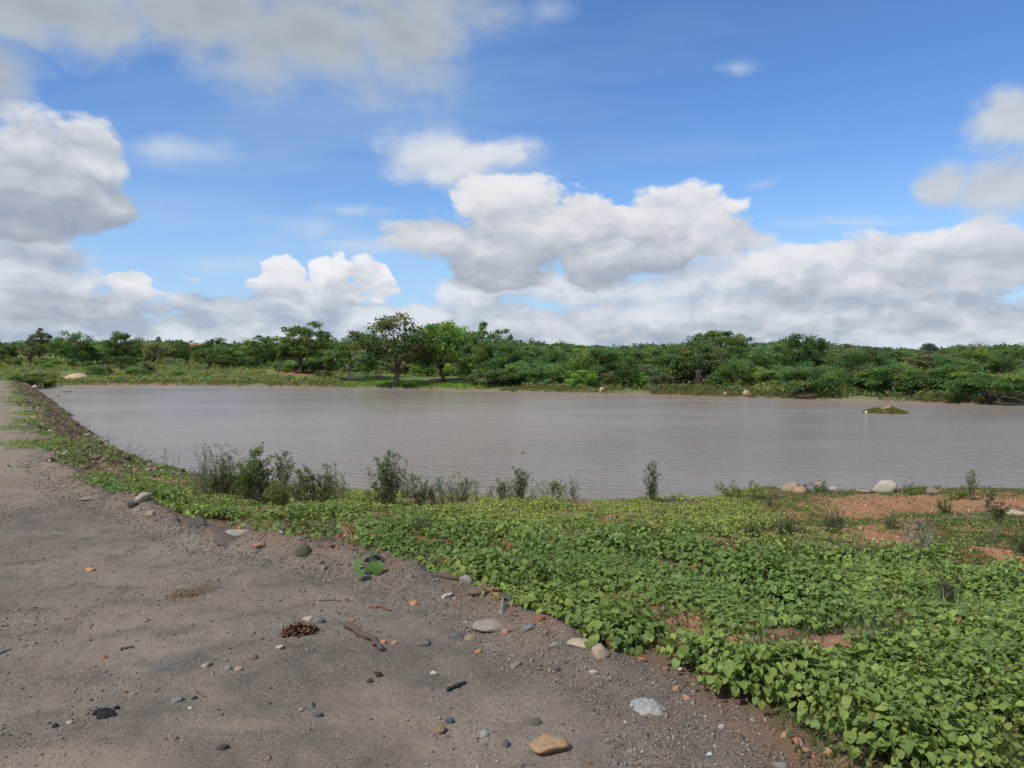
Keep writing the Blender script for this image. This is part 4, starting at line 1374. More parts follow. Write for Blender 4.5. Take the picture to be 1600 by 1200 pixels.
GRN, GG, DKL, YG = (.105, .180, .052), (.150, .190, .095), (.092, .145, .052), (.15, .22, .05)
shrub('leafless twiggy shrub leaning to the right over the water, leftmost of the row', 268, 728, 694, 50, 0.25, GRN, 5, .03, bare=.6, upright=.2)
shrub('grey twiggy shrub with bare forked tips left of the leafy row', 318, 772, 684, 44, 0.35, GG, 9, .028, (.19, .165, .14), bare=.45, upright=.5)
shrub('twiggy grey-green shrub with fine leaves behind the creeping plants, beside the bare forked one', 352, 778, 692, 50, 0.9, GG, 12, .028, (.19, .165, .14), bare=.15)
shrub('bushy shrub of bright green leaves in the left leafy row', 383, 780, 718, 50, 1.4, GRN, 11, .034)
shrub('upright shrub with a dense green column of leaves, taller than its left neighbours', 411, 782, 696, 36, 1.6, GRN, 9, .034)
shrub('narrow green-topped shrub on a greyish stem, last of the tall left row', 443, 778, 699, 26, 1.5, DKL, 7, .032)
shrub('twiggy shrub with small dull leaves just left of the open water gap', 478, 786, 724, 34, 1.2, GG, 9, .028)
shrub('dull green shrub with reddish stems on the left edge of the open water gap', 510, 788, 726, 44, 1.3, (.10, .145, .055), 10, .028, (.20, .13, .10))
shrub('large full shrub with small leaves and one tall tip, right of the water gap', 602, 794, 708, 76, 1.7, (.085, .140, .050), 20, .030, low=.08)
shrub('dull green upright shrub right beside the large full shrub', 654, 794, 737, 32, 1.5, GG, 9, .028, low=.1)
shrub('small low grey-green shrub, right neighbour of the dull upright shrub', 678, 792, 752, 26, 1.2, GG, 7, .026)
shrub('sparse broad shrub of thin stems with pale leaves in the middle of the row', 715, 790, 735, 56, 0.8, (.095, .125, .055), 13, .026, low=.15)
shrub('short bushy green shrub left of the shrub with the tall stalk', 784, 784, 749, 38, 1.6, GRN, 11, .028, low=.1)
shrub('dense upright shrub with one long thin flower stalk rising above it', 812, 788, 732, 30, 1.8, DKL, 11, .028, low=.05, tip=(817, 706))
shrub('small leafy sapling with big green leaves right of the tall flower stalk', 866, 784, 752, 30, 1.5, YG, 6, .038)
shrub('little narrow shrub right of the big-leaved sapling', 896, 782, 747, 18, 1.4, GG, 6, .026, low=.1)
shrub('lone upright leafy shrub at the waterline left of the red bank', 1021, 784, 723, 34, 1.6, (.08, .13, .038), 9, .030, low=.1)
shrub('wispy grey twiggy shrub filling the gap before the dense green column', 395, 782, 706, 46, 0.7, GG, 13, .026, (.20, .175, .15), bare=.25)
shrub('thin grey twiggy shrub leaning out right of the narrow green-topped shrub', 458, 782, 712, 40, 0.5, GG, 8, .026, (.20, .175, .15), bare=.4, upright=.4)
shrub('low dull leafy shrub at the foot of the bare forked shrub', 336, 776, 730, 60, 1.2, (.095, .14, .055), 14, .03, upright=.4, low=.1)
shrub('low bushy growth below the narrow green-topped shrub with orange-tinted leaves', 432, 790, 752, 56, 1.5, (.14, .16, .04), 14, .03, upright=.4, low=.05)
shrub('sparse reddish-stemmed shrub at the very edge of the open water gap', 532, 790, 738, 34, 0.8, GG, 8, .026, (.20, .13, .10), bare=.2)
shrub('wispy shrub of thin pale stems left of the sparse broad one', 695, 790, 742, 30, 0.6, GG, 7, .024, (.19, .17, .14))
for px_ in (305, 322, 344, 362, 372, 400, 425, 452, 468, 488, 500, 522, 576, 628, 640, 668, 705, 728, 742, 768, 798, 834, 850, 880):
    hi_ = U(30, 62) if px_ < 540 else U(20, 42)
    shrub('thin wispy grey-green shrub in the crowded fringe along the near waterline', px_, 777 + (px_ > 420) * 9 - (px_ > 760) * 4, 777 + (px_ > 420) * 9 - hi_, U(20, 38), U(.5, 1.1), [GG, (.11, .15, .06), (.13, .155, .085)][px_ % 3], 7, .025, (.19, .165, .135), group='wispy shrubs of the near-shore fringe', bare=.2, low=.1)
shrub('wide low mound of grassy green herbs on the point left of the shore rocks', 1165, 780, 752, 96, 1.6, YG, 34, .026, upright=.3, low=.0)
shrub('leafy clump growing round the upright pale shore rock', 1278, 771, 751, 46, 1.6, GRN, 16, .026, upright=.3, low=.0)
shrub('thin shrub with feathery upright tips at the water near the right margin', 1519, 782, 735, 34, 1.1, GG, 9, .024)
shrub('little dark plant right of the largest whitish shore rock', 1418, 770, 753, 14, 1.2, DKL, 5, .024)
shrub('low green herb strip between the whitish rock and the pointed rock', 1430, 773, 761, 46, 1.6, YG, 14, .028, upright=.3, low=.0)
shrub('low green herbs at the foot of the feathery shore shrub', 1492, 781, 768, 50, 1.5, YG, 14, .03, upright=.3, low=.0)
INL = 'small shrubs on the grassy shore'
shrub('tall dark seedling on a long bare stem near the right margin', 1552, 846, 766, 28, 1.8, (.065, .10, .042), 5, .026, group=INL, upright=.9, low=.5)
shrub('rounded grey-green dwarf shrub in the grass, left of the larger one', 1226, 833, 803, 36, 1.7, GG, 16, .022, group=INL, upright=.3, low=.05)
shrub('larger grey-green dwarf shrub in the grass below the pale shore rocks', 1298, 832, 794, 44, 1.7, GG, 18, .022, group=INL, upright=.35, low=.05)
shrub('small grey-green dwarf shrub above the dry brown-stemmed bush', 1391, 826, 802, 28, 1.6, GG, 11, .022, group=INL, upright=.35, low=.05)
shrub('dark green round dwarf shrub at the left of the short grass', 1174, 840, 822, 24, 1.8, DKL, 10, .022, group=INL, upright=.3, low=.0)
shrub('dark round tuft among yellow-green leaves below the lone waterline shrub', 999, 838, 822, 28, 1.8, DKL, 12, .022, group=INL, upright=.3, low=.0)
shrub('rounded green shrub standing in the red soil strip', 1475, 802, 779, 26, 1.9, GRN, 12, .022, group=INL, upright=.3, low=.0)
shrub('small upright weed by the red soil left of the shore rocks', 1202, 796, 776, 18, 1.4, GG, 7, .022, group=INL)
shrub('pale dry many-stemmed bush with grey bare twigs in the short grass', 1436, 878, 808, 60, 0.7, (.10, .118, .062), 26, .020, (.36, .32, .26), 'dry_bush', 'bush', INL, upright=.35, bare=.45, low=.1)
shrub('dark stemmed feathery weed among the big leaves below the dry bush', 1472, 945, 893, 60, 0.9, (.08, .11, .06), 14, .022, (.10, .085, .07), group=INL, upright=.35, low=.15)
shrub('low dark bush cut by the right margin', 1600, 866, 838, 40, 1.8, DKL, 14, .026, group=INL, upright=.3, low=.0)
shrub('greyish fine-leaved herb patch left of the dry bush', 1335, 868, 846, 60, 1.5, GG, 18, .020, group=INL, upright=.3, low=.0)
shrub('grey-green fine-leaved herb patch in the big leaves near the red litter', 648, 832, 806, 90, 1.3, GG, 26, .022, group=INL, upright=.3, low=.0)
# bare twigs standing in the leaves
def twig(label, pts, r0=.004, fork=0, name='dry_twig', col=(.09, .06, .045)):
    """a stem through photo rows: the foot by its place on the ground, the rest rising from it at about the same distance"""
    x, y, z = gp(*pts[0])
    P = [(0, 0, 0)] + [((a - pts[0][0]) / FPX * y, rng.normal(0, .03), (pts[0][1] - b) / FPX * y) for a, b in pts[1:]]
    P = np.array(P, float)
    k = np.linspace(0, len(P) - 1, 10)
    q = np.stack([np.interp(k, np.arange(len(P)), P[:, j]) for j in range(3)], -1) + rng.normal(0, .004, (10, 3))
    tubes = [tube(q, np.linspace(r0, r0 * .4, 10), 5)]
    for f in range(fork):
        b = q[int(U(3, 9))]
        e = b + np.array([rng.normal(0, .10), rng.normal(0, .05), U(.03, .12)])
        p2, r2 = branch(b, e, r0 * .5, r0 * .25, 4)
        tubes.append(tube(p2, r2, 4))
    o = link(name, tubes_mesh(name, tubes, M_DRY), None, (x, y, z))
    o.color = (*col, 1)
    tag(o, label, 'twig', 'bare twigs standing in the leaves')
twig('upright reddish-brown double stem in the leaves above the front clump', [(866, 930), (866, 890), (864, 838)], .004, 3, col=(.13, .065, .045))
twig('slanting dark twig in the leaves right of the middle', [(1180, 898), (1196, 868), (1212, 838)], .005, 3)
twig('long dark twig reaching left from the leaf mass over the red litter', [(1170, 978), (1100, 984), (1020, 992)], .005, 2, col=(.07, .055, .045))
twig('short dark upright stem below the slanting twig', [(1250, 915), (1254, 890)], .004, 2)
twig('thin reddish stem standing in the big leaves near the lower right', [(1178, 1020), (1174, 975)], .004, 1, col=(.15, .09, .07))
twig('bare twig poking from the dam slope over the water at the left', [(162, 692), (166, 684), (172, 672)], .010, 2)
twig('thin weathered stem in the creeping plants right of the large full shrub', [(1500, 930), (1498, 895)], .004, 2)

# ------------------------------------------------------------------ stones and litter on the road
RD = 'stones lying on the road'
EG = 'stones along the road edge'
EDGE_ST = [
    ('pale pointed stone half out of the leaves at the left road edge', 221, 783, 26, 14, (.36, .33, .29), 0), ('dark stone just below the pale pointed stone at the left road edge', 208, 793, 18, 10, DKG, 0),
    ('flat tan stone below the pointed stone at the left road edge', 234, 806, 16, 9, TAN, 0), ('dark rounded boulder against the leaves at the left road edge', 306, 822, 32, 15, (.10, .095, .08), 0.4),
    ('small dark stone left of the dark rounded boulder', 272, 815, 18, 8, (.09, .085, .075), 0.2), ('long pale crumbling slab along the leaves right of the dark boulder', 364, 837, 52, 11, (.30, .28, .25), 0),
    ('dark crust lump under the long pale slab', 350, 850, 60, 10, (.12, .10, .08), 0.2), ('orange-brown stone between the pale slab and the mossy stone', 402, 857, 24, 9, (.30, .19, .12), 0),
    ('upright rounded mossy stone at the leaf edge', 473, 868, 25, 19, MOSS, 0.55), ('black angular stone beside the lone big-leaved plant', 590, 880, 24, 15, DKG, 0),
    ('long dark edge stone tilted along the berm', 690, 905, 46, 13, (.13, .10, .08), 0), ('pale lumpy stone at the end of the dark edge stone', 727, 911, 20, 14, (.33, .31, .27), 0),
    ('brown rounded block behind the leaning grey stone', 750, 929, 40, 12, (.17, .12, .09), 0.2), ('small orange block at the end of the brown rounded block', 772, 925, 11, 9, (.40, .21, .11), 0),
    ('leaning grey wedge stone at the leaf edge', 787, 958, 20, 25, (.26, .25, .22), 0), ('dark stone behind the leaning grey wedge', 792, 940, 16, 14, (.10, .095, .085), 0.1),
    ('flat pale slab beside the front leaf clump', 768, 985, 62, 12, (.31, .27, .22), 0), ('bluish flat stone between the pale slab and the leaves', 826, 984, 24, 8, (.19, .20, .21), 0),
    ('long cream flat stone under the front leaf clump', 912, 1010, 54, 9, (.46, .38, .28), 0.2), ('brown-cornered cream block at the foot of the front leaf clump', 940, 1025, 30, 17, (.40, .31, .22), 0),
    ('small orange stone against the flat pale slab', 790, 990, 12, 10, (.42, .23, .12), 0), ('reddish stone half under leaves left of the front clump', 844, 969, 16, 10, (.24, .12, .08), 0.1),
    ('grey stone with white spots at the leaf edge left of the cream stone', 866, 1011, 18, 8, (.36, .34, .31), 0),
    ('pale stone on the dam edge among the leaves at the left', 178, 757, 15, 8, (.38, .34, .29), 0), ('flat brown stone at the start of the dam track', 135, 782, 24, 7, (.27, .21, .16), 0.1)]
for e in EDGE_ST:
    stone('stone', e[0], 'stone', *e[1:6], group=EG, rnd=e[6])
ROAD_ST = [
    ('large orange-tan stone near the bottom of the picture', 857, 1176, 62, 24, (.38, .25, .145), 0.1), ('white stone on the gravel below the berm', 698, 934, 17, 10, WHT, 0.1),
    ('orange brick fragment on the gravel left of the white stone', 647, 946, 15, 10, (.45, .22, .10), 0), ('small red-orange chip right of the white stone', 711, 937, 7, 6, (.48, .19, .10), 0),
    ('grey rounded stone beside the brown leaf heap', 496, 973, 22, 10, (.17, .17, .155), 0.45), ('whitish stone touching the grey rounded stone by the leaf heap', 480, 969, 16, 7, PALE, 0.1),
    ('pale angular stone below the brown leaf heap', 437, 1014, 12, 8, (.44, .41, .36), 0), ('flat orange brick scrap on the left of the road', 140, 892, 17, 6, (.50, .27, .13), 0),
    ('grey stone on the dark patch below the mossy stone', 504, 891, 14, 9, GREY, 0), ('dark stone above the grey one on the dark patch', 501, 881, 9, 6, (.10, .08, .07), 0),
    ('round pale grey pebble left of the large orange-tan stone', 757, 1151, 15, 12, (.30, .30, .28), 0.6), ('blackish stone left of the large orange-tan stone', 790, 1167, 16, 14, (.09, .095, .10), 0.1),
    ('dull brown stone left of the round pale grey pebble', 684, 1146, 26, 16, (.21, .15, .105), 0.2), ('dark green-grey stone above the round pale pebble', 703, 1130, 14, 13, (.10, .11, .105), 0.1),
    ('flat white pebble on the gravel above the curved black stick', 678, 1054, 14, 6, (.46, .44, .40), 0.3), ('orange stone left of the flat pale slab', 748, 1020, 13, 8, (.44, .22, .11), 0),
    ('orange stone at the right end of the charred log', 597, 1006, 13, 8, (.44, .23, .13), 0), ('second orange stone a little right of the charred log end', 616, 1006, 11, 7, (.40, .24, .14), 0.1),
    ('dark flat stone with tan flank right of the orange stones by the log', 660, 1008, 22, 8, (.15, .135, .11), 0.1), ('dark blue-grey flat stone left of the orange stone by the pale slab', 712, 996, 28, 9, (.13, .135, .14), 0.1),
    ('tan flat stone right of the dark blue-grey flat one', 736, 999, 24, 8, (.27, .22, .16), 0.1), ('dark grey stone pair member at the bottom of the road left of the middle', 495, 1119, 16, 10, (.11, .12, .12), 0.1),
    ('grey-brown stone above the dark grey stone left of the middle', 487, 1106, 17, 9, (.13, .135, .12), 0.2), ('small pale stone right of the dark grey stone left of the middle', 470, 1112, 9, 7, (.33, .34, .32), 0),
    ('grey stone in the pale scrape left of the middle', 275, 1097, 19, 9, (.19, .20, .18), 0.1), ('black lump at the right end of the pale scrape', 302, 1093, 11, 7, (.05, .055, .06), 0.1),
    ('small white stone below the pale scrape', 297, 1108, 9, 6, WHT, 0), ('black lump at the lower left beside the charcoal', 85, 1137, 11, 8, (.03, .032, .04), 0.2),
    ('pale lump near the black lump at the lower left', 108, 1131, 12, 6, (.36, .33, .28), 0), ('orange-red chip left of the middle of the road', 162, 1029, 9, 6, (.36, .14, .07), 0),
    ('brown stone among pebbles right of the leaf heap', 397, 1029, 14, 6, (.16, .12, .09), 0.1), ('pale flat stone among pebbles below the leaf heap', 320, 1042, 20, 6, (.30, .26, .21), 0.1),
    ('grey stone right of the pale flat one among the pebbles', 355, 1047, 12, 8, (.24, .22, .19), 0.2), ('beige pebble beside the grey stone among the pebbles', 372, 1048, 12, 7, (.33, .28, .22), 0.2),
    ('slate grey flat stone at the bottom right beside the soil', 1222, 1200, 24, 10, (.20, .21, .205), 0.1), ('orange clod on the soil at the bottom right', 1262, 1176, 14, 9, (.40, .22, .14), 0.2),
    ('second orange clod further right on the bottom soil', 1295, 1178, 14, 11, (.42, .25, .15), 0.2), ('peach stone on the soil below the front leaves', 1227, 1152, 12, 9, (.46, .27, .17), 0.2),
    ('pinkish stone at the leaf foot on the right soil', 1075, 1093, 15, 9, (.43, .27, .20), 0.1), ('orange stone in the soil strip above the pinkish one', 1056, 1078, 13, 9, (.42, .20, .11), 0.1),
    ('grey pebble at the road edge left of the bottom soil', 1128, 1138, 11, 8, (.34, .33, .31), 0.2), ('white pebble below the grey pebble at the road edge', 1108, 1181, 11, 7, WHT, 0.1),
    ('pale elongated stone right of the cream block', 928, 1052, 16, 6, (.36, .34, .30), 0.2), ('dark stone in the gravel above the large orange-tan stone', 838, 1132, 18, 10, (.11, .105, .09), 0.1),
    ('brown lump with a shadow near the bottom left', 345, 1170, 22, 8, (.08, .06, .045), 0.1), ('reddish stone at the bottom middle', 922, 1194, 12, 12, (.28, .16, .10), 0.2)]
for e in ROAD_ST:
    stone('stone', e[0], 'stone', *e[1:6], group=RD, rnd=e[6], sub=3 if e[3] > 14 else 2)
DAMST = 'stones on the dam slope'
for k, (px, py, w, h, c, lb) in enumerate([(135, 683, 12, 6, PALE, 'pale stone low on the dam slope near the water'), (52, 655, 15, 5, (.42, .26, .15), 'flat orange stone at the edge of the dam track'),
        (78, 675, 8, 5, PALE, 'small white stone on the middle of the dam slope'), (53, 606, 10, 5, WHT, 'white scrap of rubble high on the far dam edge'), (160, 722, 13, 7, (.30, .26, .22), 'grey stone in the leaves of the near dam slope'),
        (110, 702, 10, 5, (.34, .28, .22), 'tan stone between leaf patches on the dam slope'), (88, 620, 7, 4, PALE, 'tiny pale stone far along the dam slope'), (66, 665, 12, 5, (.30, .24, .19), 'brown flat stone just below the flat orange one')]):
    stone('stone', lb, 'stone', px, py, w, h, c, group=DAMST, sub=2)
def litter():
    # whitish crumbling patch
    x, y, z = gp(1012, 1106)
    w = 58 / FPX * y
    n = 40; a = np.linspace(-1, 1, n); X, Y = np.meshgrid(a, a)
    r = np.hypot(X, Y) * (1 + .5 * (fbm(X * 2.2 + 3, Y * 2.2, 7, 4) - .5))
    Z = .028 * (1 - sstep(r, .35, 1.0)) * (0.6 + .8 * fbm(X * 5, Y * 5, 12, 3)) - .012 * sstep(r, .75, 1.0)
    V = np.stack([X * w * .55, Y * w * .42, Z], -1).reshape(-1, 3)
    c, s = math.cos(-.35), math.sin(-.35)
    V[:, :2] = V[:, :2] @ np.array([[c, s], [-s, c]])
    zz = height_f(V[:, 0] + x, V[:, 1] + y) - z
    V[:, 2] += zz
    q = (np.arange(n - 1)[:, None] * n + np.arange(n - 1)[None]).ravel()
    F = np.stack([q, q + 1, q + n + 1, q + n], -1)
    F = F[r.ravel()[F].max(1) < 1.02]
    o = link('plaster_lump', mesh_np('plaster_lump', V, F, M_STONE, None, True), None, (x, y, z))
    o.color = (.26, .26, .255, 1)
    tag(o, 'flat crumbling whitish plaster lump on the road by the soil edge', 'plaster lump')
    # heap of crumpled dry brown leaves
    x, y, z = gp(467, 990)
    s = y / FPX
    parts = []
    for k in range(95):
        n = 7
        L = U(.04, .13); wd = U(.018, .05)
        t = np.linspace(0, 1, n)
        a = U(0, 6.28)
        cx, cy = np.clip(rng.normal(0, 13 * s), -20 * s, 20 * s), np.clip(rng.normal(0, 10 * s), -14 * s, 14 * s)
        curl = U(.5, 1.8)
        hh = max(0.004, .048 * math.exp(-((cx / (20 * s)) ** 2 + (cy / (18 * s)) ** 2)) * U(.3, 1.15))
        px_ = np.cos(a) * (t - .5) * L; py_ = np.sin(a) * (t - .5) * L
        pz = hh + .009 * curl * (np.abs(t - .5) * 2) ** 2 * U(-1, 1) + rng.normal(0, .003, n)
        ww = wd * np.sin(np.pi * np.clip(t, .06, .94)) ** .6
        l = np.stack([px_ - np.sin(a) * ww * .5, py_ + np.cos(a) * ww * .5, pz + rng.normal(0, .006, n)], -1)
        r_ = np.stack([px_ + np.sin(a) * ww * .5, py_ - np.cos(a) * ww * .5, pz + rng.normal(0, .006, n)], -1)
        m_ = np.stack([px_, py_, pz - .008], -1)
        V = np.stack([l, m_, r_], 1).reshape(-1, 3) + (cx, cy, 0)
        F = []
        for i in range(n - 1):
            for j in (0, 1):
                F.append((i * 3 + j, i * 3 + j + 1, i * 3 + 4 + j, i * 3 + 3 + j))
        tn = U(.6, 1.3)
        parts.append((V, np.array(F), np.tile([tn, tn * U(.9, 1.05), tn * U(.8, 1.1)], (len(V), 1))))
    V, F, T = cat(parts)
    V[:, 2] = np.maximum(V[:, 2], .002)
    o = link('dry_leaf_heap', mesh_np('dry_leaf_heap', V, F, M_DRY, T, True), None, (x, y + .03, z))
    o.color = (.17, .10, .062, 1)
    tag(o, 'heap of crumpled dry brown leaves on the gravel', 'leaf heap')
    # straw scrap
    def straw(px, py, wp, n, col, lb, nm):
        x, y, z = gp(px, py); s = y / FPX
        tubes = []
        for k in range(n):
            c = np.array([rng.normal(0, wp * .22 * s), rng.normal(0, wp * .22 * s), 0]); a = rng.normal(0, .8); L = U(.03, .12)
            e = np.array([math.cos(a), math.sin(a), 0]) * L * .5
            zz = ground_z(x + c[0], y + c[1]) - z + U(.003, .018)
            p, r = branch(c - e + (0, 0, zz), c + e + (0, 0, zz + U(-.004, .008)), .0018, .0012, 4, .05, .05)
            tt = U(.7, 1.3)
            tubes.append(tube(p, r, 3, (tt, tt, tt)))
        o = link(nm, tubes_mesh(nm, tubes, M_DRY), None, (x, y, z)); o.color = (*col, 1)
        tag(o, lb, 'straw')
    straw(295, 929, 70, 170, (.20, .13, .075), 'flat scatter of dry brown straw on the left of the road', 'straw')
    # sticks
    def stick(pts, r, col, lb, nm, ct, knots=.006, sides=7):
        P = []
        for a, b in pts:
            g = gp(a, b); P.append((g[0], g[1], g[2] + r * .8))
        P = np.array(P); c0 = P[0].copy()
        k = np.linspace(0, len(P) - 1, 14)
        q = np.stack([np.interp(k, np.arange(len(P)), P[:, j]) for j in range(3)], -1) - c0
        q += rng.normal(0, knots, q.shape) * (1, 1, .4)
        rr = r * (0.75 + .5 * rng.uniform(0, 1, 14)) * np.linspace(1, .6, 14)
        rr[0] *= .6; rr[-1] *= .4
        o = link(nm, tubes_mesh(nm, [tube(q, rr, sides)], M_DRY), None, tuple(c0)); o.color = (*col, 1)
        tag(o, lb, ct)
    stick([(538, 980), (556, 988), (582, 1004), (598, 1020)], .022, (.085, .068, .055), 'long charred grey-brown log piece on the gravel', 'log_piece', 'log')
    stick([(700, 1080), (712, 1074), (729, 1068)], .010, (.030, .028, .026), 'short curved black stick on the gravel', 'stick', 'stick')
    stick([(578, 949), (596, 951), (612, 955)], .010, (.16, .075, .05), 'reddish-brown bark sliver on the gravel left of the orange brick fragment', 'bark_sliver', 'bark')
    stick([(498, 939), (525, 938), (550, 941)], .004, (.09, .07, .055), 'thin straight dark twig on the gravel above the leaf heap', 'twig', 'twig', .002)
    stick([(188, 1016), (198, 1013), (206, 1012)], .007, (.12, .115, .10), 'short grey stick on the left of the road', 'stick', 'stick')
    stick([(0, 1022), (8, 1019), (17, 1015)], .006, (.10, .11, .13), 'grey-blue stick at the left margin of the road', 'stick', 'stick')
    stick([(305, 1080), (320, 1091)], .004, (.12, .08, .06), 'thin brown twig beside the pale scrape', 'twig', 'twig', .002)
    stick([(98, 612), (104, 613), (112, 612)], .05, (.17, .13, .10), 'driftwood stick at the far waterline of the dam', 'driftwood', 'driftwood', .03)
    stick([(146, 690), (156, 691), (169, 690)], .03, (.10, .08, .065), 'dark driftwood stick at the waterline of the dam slope', 'driftwood', 'driftwood', .02)
    # charcoal
    for px, py, wp, hp, lb in [(163, 1121, 36, 10, 'longest crumbling piece of charcoal at the lower left'), (147, 1117, 13, 7, 'small charcoal piece left of the longest one'), (182, 1108, 12, 7, 'small charcoal piece right of the longest one'),
                               (590, 1057, 14, 8, 'dark clod on the gravel left of the curved black stick'), (577, 1067, 12, 7, 'second dark clod below the first, left of the curved black stick')]:
        stone('charcoal' if px < 200 else 'clod', lb, 'charcoal' if px < 200 else 'clod', px, py, wp, hp, (.022, .022, .025) if px < 200 else (.05, .04, .032), 'dark scraps on the road', rough=.35, cuts=14)
litter()
def big_leaf_plant():
    x, y, z = gp(577, 893)
    t = thing('leafy_plant', 'lone plant with three big drooping leaves by the black stone', 'plant', (x, y, z), 0)
    s = y / FPX
    parts = []; tubes = []
    for dx, dy, h, L, yaw, tilt, col in [(-15, .0, 17, .115, 2.3, -1.0, (.10, .19, .05)), (13, -.06, 19, .125, 3.4, -1.35, (.13, .23, .06)), (-2, .05, 26, .12, 1.0, -.2, (.085, .16, .045)), (-8, -.08, 8, .09, 2.9, -.7, (.07, .13, .04)), (3, .04, 25, .10, -1.0, -.3, (.12, .21, .055)), (1, -.02, 12, .08, 3.1, -1.0, (.06, .12, .035))]:
        p = np.array([[dx * s, dy, h * s]])
        parts.append(scatter(HV, HF, p, rot_mats(np.array([yaw]), np.array([tilt]), np.array([0.1])), np.array([L * .8]), np.array([col])))
        q, r = branch((0, 0, -.01), p[0], .004, .003, 5, .1)
        tubes.append(tube(q, r, 5))
    V, F, T = cat(parts)
    link('leaves', mesh_np('leaves', V, F, M_COVER, T, True), t)
    link('stalks', tubes_mesh('stalks', tubes, M_DRY), t).color = (.11, .14, .06, 1)
big_leaf_plant()

# ------------------------------------------------------------------ gravel, litter stuff
def gravel():
    N = 330000
    y = 2.5 * (20 / 2.5) ** (U(0, 1, N) ** .9); x = U(-0.72, 0.66, N) * y
    sE, dW, dF, lake = fields(x, y)
    z = height_f(x, y, (sE, dW, dF, lake))
    n1 = fbm(x * 0.9, y * 0.9, 61, 4); n2 = fbm(x * 3.0, y * 3.0, 62, 3)
    pr = np.where(sE < 0.15, 0.08 + 0.55 * sstep(n1, 0.40, 0.58) * (0.4 + 0.6 * sstep(n2, .35, .6)), 0.10) * np.clip(y / 7, .35, 1) * sstep(-0.62 * x + 0.8 * y, 15, 9)
    pr = np.where((sE > -0.5) & (sE < 0.25), np.maximum(pr, 0.75), pr) * (~lake) * (dW > .3)
    j = np.nonzero(rng.uniform(0, 1, N) < pr)[0]
    m = len(j)
    s = 0.0027 * np.exp(rng.exponential(0.36, m)) * (1 + .35 * np.clip(1 - np.abs(sE[j] + .2) / .5, 0, 1)) * np.clip(y[j] / 5, .8, 1.7)
    s = np.minimum(s, .0115)
    pos = np.stack([x[j], y[j], z[j] + s * .25], -1)
    base = np.array([(0.144, 0.130, 0.112), (0.209, 0.184, 0.151), (0.274, 0.248, 0.212), (0.094, 0.086, 0.079), (0.230, 0.137, 0.086), (0.173, 0.155, 0.133), (0.324, 0.310, 0.288)])
    ci = rng.choice(7, m, p=[.30, .24, .11, .17, .045, .12, .015])
    tint = base[ci] * rng.normal(1, .15, m)[:, None]
    V, F, T = scatter(PV, PF, pos, rot_mats(U(0, 6.28, m), rng.normal(0, .4, m), rng.normal(0, .4, m)), np.stack([s * U(.8, 1.5, m), s * U(.7, 1.1, m), s * U(.4, .8, m)], -1), np.clip(tint, .02, .7))
    o = link('gravel', mesh_np('gravel', V, F, M_GRAVEL, T))
    tag(o, 'loose fine gravel strewn over the road', 'gravel', kind='stuff')
    N = 9000
    y = 2.6 * (9.5 / 2.6) ** U(0, 1, N); x = U(-0.7, 0.45, N) * y
    sE, dW, dF, lake = fields(x, y)
    z = height_f(x, y, (sE, dW, dF, lake))
    n3 = fbm(x * 1.6, y * 1.6, 66, 3)
    j = np.nonzero((sE < .35) & (rng.uniform(0, 1, N) < (.006 + .17 * np.exp(-((sE + .08) / .26) ** 2)) * sstep(n3, .38, .55) * np.clip(y / 5, .5, 1.2)))[0]
    m = len(j)
    s = np.minimum(.009 * np.exp(rng.exponential(.45, m)), .026)
    tint = base[rng.choice(7, m, p=[.26, .22, .10, .25, .05, .11, .01])] * rng.normal(1, .15, m)[:, None]
    g = np.random.default_rng(5)
    parts = []
    for v in range(6):
        k = np.nonzero(np.arange(m) % 6 == v)[0]
        me = rock_mesh('chip', 900 + v, 2, 2, 2, 2, 11, .12)
        bv = np.zeros(len(me.vertices) * 3, np.float32); me.vertices.foreach_get('co', bv)
        bf = np.zeros(len(me.loops), np.int32); me.loops.foreach_get('vertex_index', bf)
        bpy.data.meshes.remove(me)
        q = j[k]
        parts.append(scatter(bv.reshape(-1, 3), bf.reshape(-1, 3), np.stack([x[q], y[q], z[q] + s[k] * .2], -1), rot_mats(U(0, 6.28, len(k)), rng.normal(0, .3, len(k)), rng.normal(0, .3, len(k))),
                             np.stack([s[k] * U(.9, 1.5, len(k)), s[k] * U(.7, 1.1, len(k)), s[k] * U(.45, .8, len(k))], -1), np.clip(tint[k], .02, .7)))
    V, F, T = cat(parts)
    o = link('stone_chips', mesh_np('stone_chips', V, F, M_GRAVEL, T))
    tag(o, 'angular stone chips strewn along the road edge', 'stone chips', kind='stuff')
    # rubble and dry brush of the dam slope and red-brown leaf litter
    N = 26000
    al = U(15, 75, N); off = U(-0.2, 2.4, N)
    x = _l[0] + DAMD[0] * (al - 17.8) + _n[0] * off; y = _l[1] + DAMD[1] * (al - 17.8) + _n[1] * off
    sE, dW, dF, lake = fields(x, y)
    z = height_f(x, y, (sE, dW, dF, lake))
    j = np.nonzero((~lake) & (sE > -.1) & (rng.uniform(0, 1, N) < .25 + .6 * sstep(fbm(x, y, 64, 3), .4, .6)) & (dW < dF))[0]
    m = len(j)
    s = .016 * np.exp(rng.exponential(.5, m)); s = np.minimum(s, .075)
    base = np.array([(.19, .135, .095), (.14, .10, .075), (.28, .23, .18), (.36, .32, .27), (.26, .15, .09)])
    tint = base[rng.choice(5, m, p=[.35, .3, .17, .06, .12])] * rng.normal(1, .15, m)[:, None]
    V, F, T = scatter(PV, PF, np.stack([x[j], y[j], z[j] + s * .2], -1), rot_mats(U(0, 6.28, m), rng.normal(0, .5, m), rng.normal(0, .5, m)), np.stack([s * U(.8, 1.8, m), s * U(.6, 1.1, m), s * U(.4, .9, m)], -1), np.clip(tint, .02, .7))
    o = link('rubble', mesh_np('rubble', V, F, M_GRAVEL, T))
